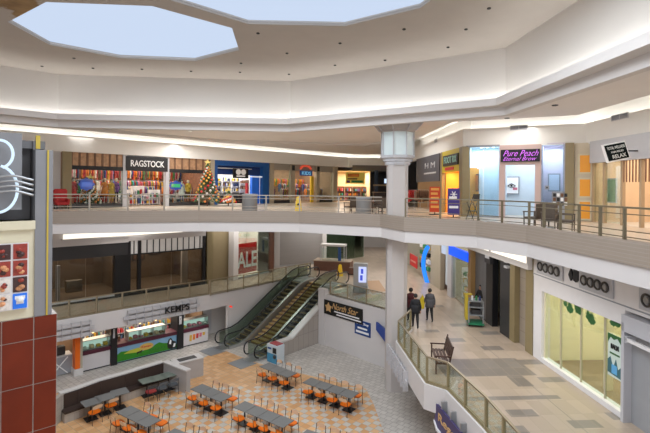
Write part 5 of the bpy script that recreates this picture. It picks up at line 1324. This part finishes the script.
MB().box(us[0], u(46), .36, 1.9, FT.z(38, 148), FT.z(38, 140)).build('top_beam', M_tgrey2, t)
MB().box(u(36), u(40.5), .28, .36, FT.z(38, 148), FT.z(38, 134.5)).build('mustard_cap', M_yellow, t)
sbz0 = FT.z(10, 210); sbz1 = FT.z(20, 133)
MB().box(us[0], u(22.5, 170), .1, .3, sbz0, sbz1).build('sign_panel', M_tgrey, t)
MB().box(us[0], u(34, 170), .6, .8, zs_c, sbz1 - .3).build('back_panel', M_tgrey2, t)
# neon B loops and the four waves
M_neonw = emis('pale_blue_neon', (.70, .86, 1), 1.05)
def loop(cx, cy, rx, ry, a0, a1):
    pts = []
    for k in range(19):
        a = a0 + (a1 - a0) * k / 18; uu, zz = FT.uz(cx + rx * math.cos(a), cy - ry * math.sin(a), -.1); pts.append((uu, -.1, zz))
    return pts
m = MB(); m.tube(loop(-1, 154, 14, 14, PI * .62, -PI * .42), .034, 8); up_ = m.build('neon_loop', M_neonw, t, smooth=True)
m = MB(); m.tube(loop(-3, 189, 20.5, 23.5, PI * .44, -PI * .55), .034, 8); m.build('neon_loop', M_neonw, t, smooth=True)
for k in range(4):
    pts = []
    for q in range(12):
        x = -14 + q * 4.3; y = 177.5 + k * 5 + 1.8 * math.sin((x + 4) / 38 * PI * 1.1) * -1 + max(0, (x - 14)) * .13; uu, zz = FT.uz(x, y, -.16); pts.append((uu, -.16, zz))
    m = MB(); m.tube(pts, .035, 6); m.build('wave_bar', M_steel, t, smooth=True)
# menu board
zb0, zb1 = FT.z(15, 309), FT.z(15, 243)
ub1 = u(28, 280)
t = shopthing(FT, -1.0, zb0, 'menu_board', 'lit board of food photographs with a blue corner tile on the sign tower', 'menu board', -.08)
W_ = ub1 + 1.0; Hh = zb1 - zb0
MB().box(0, W_, 0, .1, 0, Hh).build('frame', M_white_gloss, t)
pm = [mat('food_red', (.25, .03, .02), .5, var=.9, scale=9, emit=(.5, .1, .06), es=.15), mat('food_dark', (.04, .02, .02), .5, var=.9, scale=11, emit=(.2, .05, .03), es=.1), mat('food_warm', (.5, .22, .1), .5, var=.9, scale=8, emit=(.6, .3, .15), es=.2), mat('food_white', (.6, .55, .5), .5, var=.6, scale=10, emit=(.6, .55, .5), es=.25), mat('logo_blue', (.01, .12, .55), .5, emit=(.02, .18, .8), es=.4)]
order = [[3, 4], [3, 1], [0, 0], [1, 0]]
wc = (u(28, 280) - u(11.5, 280))
for r in range(4):
    for c in range(2):
        x1 = W_ - .03 - (1 - c) * wc; x0 = x1 - wc + .05; z0 = Hh * r / 4 + .02; z1 = Hh * (r + 1) / 4 - .02
        pb = MB().box(x0, x1, -.02, 0, z0, z1).build('food_photo', pm[order[r][c]], t)
        if order[r][c] == 4:
            m = MB(); m.box(x0 + wc * .2, x1 - wc * .2, -.03, -.02, z0 + .12, z0 + .18); m.box(x0 + wc * .12, x1 - wc * .12, -.03, -.02, z0 + .24, z0 + .32); m.ball(((x0 + x1) / 2, -.022, z1 - .16), .09, 10, 6); m.build('white_logo', M_text_w, pb)
        else:
            for q in range(5):
                m = MB(); m.ball((x0 + .1 + random.random() * (x1 - x0 - .2), -.02, z0 + .08 + random.random() * (z1 - z0 - .16)), random.uniform(.04, .08), 8, 5, .8); m.build('food_item', random.choice(pm[:3]), pb)
# ================================================================== FOOD COUNTERS
FS = Frame(V2(at(82, 372.7)), V2(at(207.8, 341.5)))
u = lambda x, y=360: FS.u(x, y)
print('FS', FS.len, u(75), u(228))
M_maroon = mat('maroon_band', (.075, .01, .025), .5); M_stallw = mat('counter_white', (.60, .57, .57), .4)
M_caseglow = emis('case_interior_glow', (.75, .95, .88), .55)
M_cglass = glass('case_glass', (.88, .96, .92), .3)
def counter(x0, x1, label, front, case=None, ch=.92):
    ua, ub = u(x0), u(x1); w = ub - ua
    t = shopthing(FS, ua, 0, 'food_counter', label, 'counter')
    MB().box(0, w, 0, .8, .08, ch).build('front_panel', front, t); MB().box(0, w, .05, .75, 0, .08).build('plinth', M_black, t)
    MB().box(-.02, w + .02, -.04, .85, ch, ch + .2).build('maroon_band', M_maroon, t)
    c0, c1 = case or (0, 1); a, b = w * c0, w * c1
    cs = MB().box(a, b, .1, .7, ch + .2, ch + .26).build('display_case', M_steel, t)
    MB().box(a + .02, b - .02, .02, .04, ch + .22, ch + .72).build('case_glass', M_cglass, cs); MB().box(a, b, .02, .5, ch + .72, ch + .76).build('case_top', M_steel, cs)
    MB().box(a + .04, b - .04, .45, .48, ch + .24, ch + .66).build('case_lit_back', M_caseglow, cs)
    n = max(3, int((b - a) / .3))
    for k in range(n):
        x = a + (k + .5) * (b - a) / n; MB().box(x - .1, x + .1, .12, .4, ch + .27, ch + .36 + .06 * (k % 2)).build('food_tray', random.choice([CLOTH[2], CLOTH[4], CLOTH[9], CLOTH[5], M_ply]), cs)
    for k in range(int(w / 1.1) + 1):
        x = a + k * (b - a) / max(1, int(w / 1.1)); MB().box(x - .015, x + .015, .02, .5, ch + .26, ch + .74).build('case_divider', M_steel, cs)
    return t, w
counter(82, 110, 'white food counter with glass case at the left of the ice cream stall', M_stallw)
t, w = counter(117, 176.3, 'long ice cream counter with a green meadow mural on its front', mat('mural_sky', (.20, .38, .55), .4), (.18, .80))
hill = [(0, .1)] + [(w * k / 16, .52 + .13 * math.sin(k * .7) + .05 * math.sin(k * 1.9)) for k in range(17)] + [(w, .1)]
MB().vprism(hill, -.008, 0).build('green_hill', mat('mural_green', (.03, .22, .01), .4, var=.35, scale=2), t)
hill = [(w * .1, .48), (w * .2, .62), (w * .33, .66), (w * .45, .56), (w * .5, .46), (w * .3, .40)]
MB().vprism(hill, -.012, -.008).build('yellow_hill', mat('mural_yellow', (.50, .50, .05), .4), t)
m = MB(); m.vprism([(w * .47 + .42 * math.cos(k * PI / 10), .62 + .2 * math.sin(k * PI / 10)) for k in range(20)], -.02, -.012); m.build('gold_oval', mat('mural_gold', (.62, .42, .1), .4), t)
text('Kemps', (w * .47 - .3, w * .47 + .3, .55, .7), -.02, M_red, t, shear=.2)
m = MB(); m.vprism([(w * .31, .3), (w * .32, .42), (w * .38, .44), (w * .40, .5), (w * .405, .4), (w * .385, .36), (w * .385, .26), (w * .375, .34), (w * .33, .34), (w * .325, .26)], -.02, -.012); m.build('painted_cow', M_black, t)
m = MB(); m.vprism([(w * .84, .2), (w * .83, .5), (w * .86, .75), (w * .90, .8), (w * .93, .6), (w * .99, .5), (w * .99, .12), (w * .9, .1)], -.02, -.012); cw_ = m.build('large_painted_cow', M_black, t)
m = MB(); m.vprism([(w * .86, .45), (w * .88, .7), (w * .905, .65), (w * .9, .4)], -.026, -.02); m.vprism([(w * .93, .2), (w * .95, .42), (w * .98, .4), (w * .97, .2)], -.026, -.02); m.build('white_patch', M_text_w, cw_)
for k in range(6): MB().vprism([(w * (.52 + .05 * k), .3), (w * (.53 + .05 * k), .44), (w * (.54 + .05 * k), .3)], -.014, -.008).build('painted_bush', M_leaf, t)
t, w = counter(183, 208, 'white food counter with fruit pictures at the right of the ice cream stall', M_stallw)
for k, c in enumerate([CLOTH[2], CLOTH[8], CLOTH[0], CLOTH[5], CLOTH[2]]): MB().vprism([(w * (.24 + k * .13), .3 + .05 * k), (w * (.33 + k * .13), .28 + .05 * k), (w * (.35 + k * .13), .68), (w * (.25 + k * .13), .7)], -.012, 0).build('fruit_picture', c, t)
for x0, x1, lb in ((110.3, 116.7, 'black square column between the left counter and the mural counter'), (176.5, 182.7, 'black square column at the right end of the mural counter')):
    a = u(x0); b = u(x1); o = ubox(FS, a, b, 0, 2.4, -.1, .9, 'pillar', M_black, lb, 'pillar')
    t = shopthing(FS, a + .1, 1.55, 'notice', 'small white notice on the ' + lb, 'notice', -.13); MB().box(0, b - a - .25, 0, .02, 0, .5).build('sheet', M_lgrey, t); MB().box(.05, b - a - .3, -.01, 0, .3, .36).build('printed_line', M_black, t)
# orange pillar with stone foot
t = shopthing(FS, u(73.8), 0, 'pillar', 'bright orange pillar with a stone foot left of the food counters', 'pillar', -.25)
MB().box(0, u(79) - u(74), 0, .5, .35, 2.35).build('orange_face', mat('pillar_orange', (.75, .14, .01), .35), t); MB().box(u(79) - u(74), u(81.5) - u(74), 0, .5, .35, 2.35).build('beige_side', M_beige, t); MB().box(-.05, u(82) - u(74), -.05, .55, 0, .35).build('foot', M_stone, t)
# left niche
t = shopthing(FS, u(52), 0, 'niche_cabinet', 'grey cabinet with a white lattice front left of the orange pillar', 'cabinet', .3)
w = u(73.5) - u(52); MB().box(0, w, 0, .6, .05, 1.0).build('body', M_grey, t); m = MB()
for k in range(-5, 12):
    x = k * .28
    for s in (1, -1):
        a = (x, -.02, .08) if s > 0 else (x + .8, -.02, .08); b = (x + .8, -.02, .95) if s > 0 else (x, -.02, .95)
        if 0 <= min(a[0], b[0]) and max(a[0], b[0]) <= w: m.bar(a, b, .03, .05)
m.build('lattice', M_text_w, t); MB().box(0, w, -.05, .65, 1.0, 1.06).build('worktop', M_lgrey, t); MB().box(.3, w - .3, .1, .5, 1.06, 1.5).build('appliance', M_dark, t, bevel=.02)
# shared back room of the stalls
room(FS, u(50), u(209), 0, 2.36, 3.2, mat('stall_back_wall', (.36, .24, .16), .7, var=.4, scale=2), 170, (1, .82, .6), mat('stall_floor', (.25, .2, .17)), d0=.95)
for i in range(13):
    uu = u(50) + .6 + i * (u(209) - u(50) - 1.2) / 13
    t = shopthing(FS, uu, 1.35, 'wall_menu', 'colourful picture menu panel on the back wall of the food stalls', 'menu board', 3.1, 'menu panels behind the counters')
    MB().box(0, .75, 0, .05, 0, .8).build('panel', [CLOTH[8], CLOTH[0], M_ply, CLOTH[2], CLOTH[4]][i % 5], t); MB().box(.08, .67, -.01, 0, .1, .35).build('picture', random.choice(CLOTH), t); MB().box(.08, .67, -.01, 0, .45, .7).build('text_block', M_text_w if i % 2 else CLOTH[6], t)
for i in range(10):
    uu = u(84) + .3 + i * (u(206) - u(84) - .8) / 10
    shelf_unit(FS.pt(uu, 2.3, 0), FS.ang, .8, 1.45, 'back counter loaded with small stall goods', 3, 5, CLOTH + [M_steel], group='back counters in the food stalls', mback=M_grey)
for i, px in enumerate((86, 92, 98, 104, 122, 130, 146, 154, 162, 170, 188, 200)):
    t = shopthing(FS, u(px), 1.8, 'pendant_lamp', 'small warm hanging lamp over the food counters', 'light', 1.0 + .2 * (i % 2), 'hanging lamps in the food stalls')
    MB().ball((0, 0, 0), .07, 8, 6).build('bulb', emis('warm_bulb', (1, .6, .25), 3.5), t, smooth=True); MB().tube([(0, 0, .05), (0, 0, .52)], .008, 4).build('cord', M_black, t)
for k in range(14):
    t = shopthing(FS, u(118) + .25 + k * .42, 1.5 if 1 < k < 12 else 1.13, 'jar', 'small jar or cone box on top of the ice cream counter', 'jar', .62 if not (1 < k < 12) else .28, 'jars on the ice cream counter') if k in (0, 12, 13) else None
    if t: MB().lathe([(.06, 0), (.07, .05), (.06, .22)], 10).build('glass_body', [CLOTH[9], CLOTH[4], CLOTH[5]][k % 3], t); MB().lathe([(.062, .22), (.062, .25)], 10).build('lid', M_steel, t)
# wall and opening right of the counters
FW = Frame(V2(FS.pt(u(209.5))), V2(FS.pt(u(229))))
ubox(FW, 0, FW.len + 2, 0, 2.4, 1.3, 1.4, 'wall_left', M_white, None, kind='structure')
ubox(FW, FW.len * .1, FW.len * .55, .25, 2.2, 1.26, 1.3, 'shutter_panel', M_lgrey, 'grey panel on the recessed white wall right of the counters', 'panel')
t = thing('exit_lamp', 'tiny red lamp high on the white wall right of the counters', 'light', (pw0.x + E.x * 1.25 + R_.x * .25, pw0.y + E.y * 1.25 + R_.y * .25, 2.2), ANG_R); MB().box(-.12, .12, 0, .06, 0, .09).build('housing', emis('red_lamp', (1, .05, .03), 1), t)

# ================================================================== BOOTH
M_booth_back = mat('booth_back_vinyl', (.045, .028, .022), .45, var=.12)
def topz(px, py, z): return V2(at(px, py, z))
cap = [topz(60.5, 393.5, 1.15), topz(78, 388, 1.15), topz(100, 380, 1.15), topz(125, 373.2, 1.15), topz(145, 367, 1.15), topz(163.5, 361.5, 1.15)]
o0 = cap[0]
def rel(path): return [(p[0] - o0[0], p[1] - o0[1]) for p in path]
t = thing('booth_bench', 'long curved booth bench with dark brown back and stone cap', 'booth', (o0[0], o0[1], 0))
C_ = rel(cap)
MB().sweep(C_, 0, .28, 1.09, 1.15).build('stone_cap', M_stone, t); MB().sweep(C_, .04, .24, 0, 1.09).build('wall', M_plinth, t)
MB().sweep(C_, -.04, .04, .42, 1.08).build('back_cushion', M_booth_back, t); MB().sweep(C_, -.5, -.02, .38, .47).build('seat_cushion', M_booth_back, t, bevel=.02); MB().sweep(C_, -.46, 0, 0, .38).build('seat_base', M_plinth, t)
for k in range(1, 5):
    p = offset(C_, -.05)[k]; MB().bar((p.x, p.y, .44), (p.x, p.y, 1.08), .03, .03).build('seam', M_brown, t)
MB().box(-.1, .1, -.45, .25, 0, 1.12).build('end_panel', M_plinth, t)
endw = [topz(163.5, 361.5, 1.15), topz(187, 370.5, 1.15)]
o1 = endw[0]; t = thing('half_wall', 'low pale half wall with stone cap closing the right end of the booth', 'wall', (o1[0], o1[1], 0)); C2 = [(0, 0), (endw[1][0] - o1[0], endw[1][1] - o1[1])]
MB().sweep(C2, -.02, .2, 0, 1.1).build('wall', mat('half_wall_grey', (.42, .39, .37), .6), t); MB().sweep(C2, -.06, .24, 1.1, 1.16).build('stone_cap', M_stone, t)
C3 = [(.05, .1), (endw[1][0] - o1[0] - .9, endw[1][1] - o1[1] + 1.7)]
t = thing('planter', 'low pale planter ledge with a dark tray behind the half wall', 'planter', (o1[0] + .4, o1[1] + .35, 0), ANG_E - .15)
MB().box(0, 1.5, -.35, .35, 0, .95).build('body', MATS['half_wall_grey'], t); MB().box(-.03, 1.53, -.38, .38, .95, 1.0).build('stone_cap', M_stone, t); MB().box(.25, 1.2, -.2, .2, 1.0, 1.02).build('tray', M_dark, t)

# ================================================================== TABLES AND CHAIRS
def make_table(label, group, m_, S=.7, name='dining_table'):
    t = thing(name, label, 'table', (0, 0, 0), 0, group)
    MB().box(-S / 2 + .008, S / 2 - .008, -S / 2, S / 2, .71, .74).build('tabletop', m_, t, bevel=.006)
    MB().lathe([(.035, .02), (.035, .71)], 10).build('pole', M_black, t)
    MB().box(-.24, .24, -.24, .24, 0, .025).build('base_plate', M_black, t, bevel=.004); m = MB(); m.bar((-.22, 0, .70), (.22, 0, .70), .05, .02); m.bar((0, -.22, .70), (0, .22, .70), .05, .02); m.build('bracket', M_black, t)
    return t
def make_chair(label, group, seat_m, back_m, frame_m):
    t = thing('dining_chair', label, 'chair', (0, 0, 0), 0, group)
    # local +y is the front
    m = MB(); pts = []
    for k in range(20):
        a = 2 * PI * k / 20; c, s = math.cos(a), math.sin(a); pts.append((.235 * math.copysign(abs(c) ** .6, c), .205 * math.copysign(abs(s) ** .6, s)))
    m.prism(pts, .43, .485); m.build('seat', seat_m, t, bevel=.015)
    m = MB(); n = 10; F = []; 
    for layer in (0, .014):
        for j, z in enumerate((.68, .72, .79, .84)):
            for i in range(n + 1):
                a = (i / n - .5); wv = .215 * (1 if j < 3 else .86); m.v.append(Vector((a * 2 * wv, -.235 - .05 * (1 - 4 * a * a) - layer - (z - .6) * .12, z - (.05 * 4 * a * a if j == 3 else 0))))
    L = 4 * (n + 1)
    for b, flip in ((0, 0), (L, 1)):
        for j in range(3):
            for i in range(n):
                q = [b + j * (n + 1) + i, b + j * (n + 1) + i + 1, b + (j + 1) * (n + 1) + i + 1, b + (j + 1) * (n + 1) + i]; m.face(q if flip else q[::-1])
    for i in range(n): m.face([i, i + 1, L + i + 1, L + i]); k3 = 3 * (n + 1); m.face([k3 + i, L + k3 + i, L + k3 + i + 1, k3 + i + 1])
    for j in range(3):
        a = j * (n + 1); b = a + n + 1; m.face([a, L + a, L + b, b]); m.face([a + n, b + n, L + b + n, L + a + n])
    m.build('backrest', back_m, t, smooth=False)
    for s in (-1, 1):
        MB().tube([(s * .205, .19, 0), (s * .2, .17, .43)], .013, 6).build('leg', frame_m, t)
        MB().tube([(s * .215, -.25, 0), (s * .21, -.2, .43), (s * .215, -.235, .62), (s * .205, -.26, .82)], .013, 6).build('leg', frame_m, t)
    m = MB(); m.bar((-.2, .16, .42), (.2, .16, .42), .02, .02); m.bar((-.2, -.19, .42), (.2, -.19, .42), .02, .02); m.bar((-.2, -.19, .42), (-.2, .16, .42), .02, .02); m.bar((.2, -.19, .42), (.2, .16, .42), .02, .02); m.build('seat_frame', frame_m, t)
    return t
tab_proto = None; ch_proto = None
ORD = ['first', 'second', 'third', 'fourth', 'fifth']
def row(nm, pl, pr, n, front, back, ends=()):
    """row of n joined tables from the front-left top corner towards the right; labels name the row"""
    global tab_proto, ch_proto
    d = Vector((pr[0] - pl[0], pr[1] - pl[1])).normalized(); w = Vector((-d.y, d.x)); ang = math.atan2(d.y, d.x); S = .7
    o = Vector((pl[0], pl[1]))
    for k in range(n):
        c = o + d * (S * (k + .5)) + w * (S / 2); lb = 'slate-topped table, %s from left, %s' % (ORD[k], nm); g = 'joined tables of the ' + nm
        if tab_proto is None: tab_proto = make_table(lb, g, M_tabletop); q = tab_proto
        else: q = dup(tab_proto, label=lb, group=g)
        q.location = (c.x, c.y, .007); q.rotation_euler = (0, 0, ang)
    for side, ks in (('near', front), ('far', back)):
        for i, k in enumerate(ks):
            jit = random.uniform(-.03, .03)
            c = o + d * (S * (k + .5) + jit) + (w * (-.06 + random.uniform(-.05, .03)) + d * .07 if side == 'near' else w * (S + .2 + random.uniform(-.04, .05)))
            lb = 'orange-seated chair, %s from left, %s side, %s' % (ORD[i], side, nm); g = 'chairs on the %s side of the %s' % (side, nm)
            if ch_proto is None: ch_proto = make_chair(lb, g, M_orange, M_ply, M_frame); q = ch_proto
            else: q = dup(ch_proto, label=lb, group=g)
            q.location = (c.x, c.y, .007); q.rotation_euler = (0, 0, ang + (0 if side == 'near' else PI) + random.uniform(-.06, .06))
TZ = .75
row('right-hand row of four tables', V2(at(302, 382.3, TZ)), V2(at(351.5, 398.5, TZ)), 4, (0.05, 1.0, 2.0, 3.05), (0, 1, 2, 3))
row('row beside the escalators', V2(at(259, 366.3, TZ)), V2(at(286.6, 377, TZ)), 3, (0, 1, 2.1), (0, 1, 2))
row('row beside the half wall', V2(at(190, 388.8, TZ)), V2(at(221, 402, TZ)), 3, (-.1, 1, 2.1), (0.2, 1.1, 2.1))
row('lower-centre row of four tables', V2(at(233, 407, TZ)), V2(at(284, 428, TZ)), 4, (.1, 1.2, 2.1, 3), (0, 1, 2, 3.05))
row('row in front of the booth', V2(at(115.5, 412, TZ)), V2(at(147.7, 428, TZ)), 3, (-.05, .9, 2), (.3, 1.1, 2.1))
row('row cut by the bottom edge', V2(at(160, 436.5, TZ)), V2(at(200, 453, TZ)), 3, (0, 1, 2), (0.1, 1, 2))
row('row at the bottom centre edge', V2(at(297, 437.5, TZ)), V2(at(340, 452, TZ)), 3, (0, 1, 2), (0, 1, 2))
# booth tables and their chairs
for i, (px, py) in enumerate(((91, 401.5), (105, 396.6), (120, 391.2))):
    c = at(px, py + .3, .75); q = dup(tab_proto, label=['slate-topped booth table nearest the left end of the booth', 'slate-topped booth table between the two others', 'slate-topped booth table farthest from the left end of the booth'][i], group='booth tables'); q.location = (c.x, c.y, .007); q.rotation_euler = (0, 0, [.78, .72, .68][i])
for i, (px, py, a) in enumerate(((94.5, 412, .95), (111, 405, .85))):
    c = at(px, py, .45); q = dup(ch_proto, label=['orange-seated chair at the left booth table', 'orange-seated chair at the middle booth table'][i], group='chairs at the booth'); q.location = (c.x, c.y, .007); q.rotation_euler = (0, 0, a)
tb = None
for i, (px, py) in enumerate(((147, 380), (158, 377.3), (168.5, 374.2))):
    c = at(px, py, .75); lb = 'grey-green booth table, %s from the left, by the half wall' % ORD[i]
    if tb is None: tb = make_table(lb, 'grey-green booth tables', M_greentop, .66); q = tb
    else: q = dup(tb, label=lb)
    q.location = (c.x, c.y, .007); q.rotation_euler = (0, 0, .72)
def lab(o, s): o['label'] = s
cg = make_chair('chair with a red seat at the left grey-green booth table', 'chairs at the grey-green tables', mat('dull_red_vinyl', (.35, .035, .035), .5), mat('dark_chair_back', (.06, .06, .06)), M_dark)
c = at(151, 391.5, .45); cg.location = (c.x, c.y, .007); cg.rotation_euler = (0, 0, .75)
M_gc = mat('grey_chair_plastic', (.10, .11, .12), .5)
cg2 = make_chair('grey chair at the middle grey-green booth table', 'chairs at the grey-green tables', M_gc, M_gc, M_dark); c = at(162, 388, .45); cg2.location = (c.x, c.y, .007); cg2.rotation_euler = (0, 0, .72)
cg3 = dup(cg2, label='grey chair at the right grey-green booth table by the half wall'); c = at(172.5, 384.5, .45); cg3.location = (c.x, c.y, .007); cg3.rotation_euler = (0, 0, .7)
# vending / photo machine at the foot of the escalator wall
pm_ = L1 + R_ * 4.7 + E * .85
t = thing('vending_box', 'blue and white upright box with a red top at the foot of the escalator wall', 'machine', (pm_.x, pm_.y, 0), ANG_R)
MB().box(-.42, .42, -.3, .3, 0, 1.05).build('body', mat('machine_white', (.55, .62, .66), .4), t, bevel=.015); MB().box(-.3, .34, -.22, .24, 1.05, 1.1).build('red_top', mat('machine_red', (.35, .03, .04), .4), t)
MB().box(-.4, .4, -.31, -.3, .03, .55).build('blue_panel', mat('machine_blue', (.05, .25, .42), .4, var=.4, scale=4), t); MB().box(.08, .36, -.33, -.3, .62, .92).build('black_screen', M_black, t); MB().box(-.34, -.05, -.32, -.3, .78, .88).build('dark_lettering', M_blue, t)
m = MB(); m.ball((.24, -.3, .42), .12, 10, 6); m.build('dark_globe', M_dark, t)

# ================================================================== MIDDLE LEVEL, RIGHT WALKWAY: bench, cart, people
p = at(439.5, 367.5, Z2)
t = thing('park_bench', 'dark brown wooden bench behind the bend of the right glass railing', 'bench', (p.x + .02, p.y + .1, Z2), PI / 2 - .12)
M_bw = mat('bench_dark_wood', (.055, .022, .014), .4, var=.25, scale=8)
for k in range(4): MB().box(-.75, .75, -.26 + k * .13, -.16 + k * .13, .42, .45).build('seat_slat', M_bw, t)
for k in range(5): z = .5 + k * .105; MB().bar((-.75, -.30 - k * .025, z + .05), (.75, -.30 - k * .025, z + .05), .03, .108).build('back_slat', M_bw, t)
for s in (-.72, .72):
    m = MB(); m.bar((s, .22, 0), (s, .22, .66), .05, .05); m.build('leg', M_bw, t); m = MB(); m.bar((s, -.28, 0), (s, -.28, .45), .05, .05); m.bar((s, -.28, .45), (s, -.42, 1.05), .05, .05); m.build('leg', M_bw, t)
    MB().bar((s, -.35, .66), (s, .28, .66), .06, .04).build('armrest', M_bw, t); MB().bar((s, -.28, .39), (s, .22, .39), .05, .05).build('side_rail', M_bw, t)
# cleaning cart
p = at(476, 326, Z2)
t = thing('cleaning_cart', 'grey two-shelf cleaning cart with green tray and yellow upright on the right walkway', 'cart', (p.x, p.y + .2, Z2), -.2)
MB().box(-.38, .42, -.45, .45, .1, .18).build('green_base', mat('cart_green', (.02, .22, .10), .5), t, bevel=.02)
for i, z in enumerate((.55, .95, 1.25)): MB().box(-.34, .36, -.35, .35, z, z + .05).build('shelf', mat('cart_grey', (.26, .28, .29), .5), t)
for x in (-.34, .36):
    for y in (-.35, .35): MB().box(x - .03, x + .03, y - .03, y + .03, .1, 1.3).build('post', MATS['cart_grey'], t)
for x in (-.3, .3):
    for y in (-.3, .3): m = MB(); m.lathe([(.05, -.02), (.05, .02)], 10); m.xf(Matrix.Translation((x, y, .05)) @ Matrix.Rotation(PI / 2, 4, 'X')); m.build('wheel', M_black, t)
MB().box(-.5, -.36, -.3, .3, .3, 1.55).build('yellow_upright', mat('cart_yellow', (.55, .42, .03), .5), t, bevel=.02); MB().box(-.55, -.15, -.1, .1, 1.55, 1.6).build('handle', MATS['cart_yellow'], t)
for k, (x, m_) in enumerate(((-.15, M_text_w), (.05, CLOTH[3]), (.22, CLOTH[1]))): MB().lathe([(.05, 0), (.06, .02), (.05, .2), (.02, .24)], 10, (x, -.15, 1.3)).build('bottle', m_, t)
for z in (.6, 1.0): MB().box(-.2, .25, -.25, .25, z, z + .22).build('box', M_dark, t)
def person_at(px, py, rot, label, top, legs, pose, h=1.72, hair=HAIR):
    p = at(px, py, Z2); return figure((p.x, p.y, Z2), rot, 'person', label, 'person', top, legs, SKIN, hair, pose, h, bulk=1.22)
M_blackcoat = mat('black_coat', (.012, .012, .015), .8); M_trs = mat('dark_trousers', (.018, .018, .02), .8); M_greyj = mat('grey_jacket', (.085, .085, .095), .8, var=.25, scale=30); M_winecoat = mat('wine_red_coat', (.075, .012, .015), .8)
person_at(415.2, 328.5, .05, 'person in a black coat walking away beside the column', M_blackcoat, M_trs, 'walk', 1.7)
person_at(410.6, 322.0, .1, 'person in a dark wine-red coat half hidden by the column', M_winecoat, M_trs, 'walk', 1.75)
person_at(429.5, 322, .1, 'person in a grey jacket walking away with a yellow bag', M_greyj, M_trs, 'walk', 1.72)
p = at(423.2, 316, Z2 + .0); p2 = at(429.5, 322, Z2)
t = thing('shopping_bag', 'yellow carrier bag held at the left side of the person in the grey jacket', 'bag', (p2.x - .38, p2.y + .05, Z2 + .68), .1)
m = MB(); m.vprism([(-.1, 0), (.1, 0), (.14, .5), (.02, .72), (-.13, .5)], -.05, .05); m.build('body', mat('bag_yellow', (.65, .5, .02), .5), t, bevel=.015); MB().tube([(-.05, 0, .6), (.02, 0, .78), (.08, 0, .6)], .01, 5).build('handle', MATS['bag_yellow'], t)
person_at(480.5, 317, 1.9, 'person in black standing behind the cleaning cart', M_blackcoat, M_trs, 'work', 1.72)
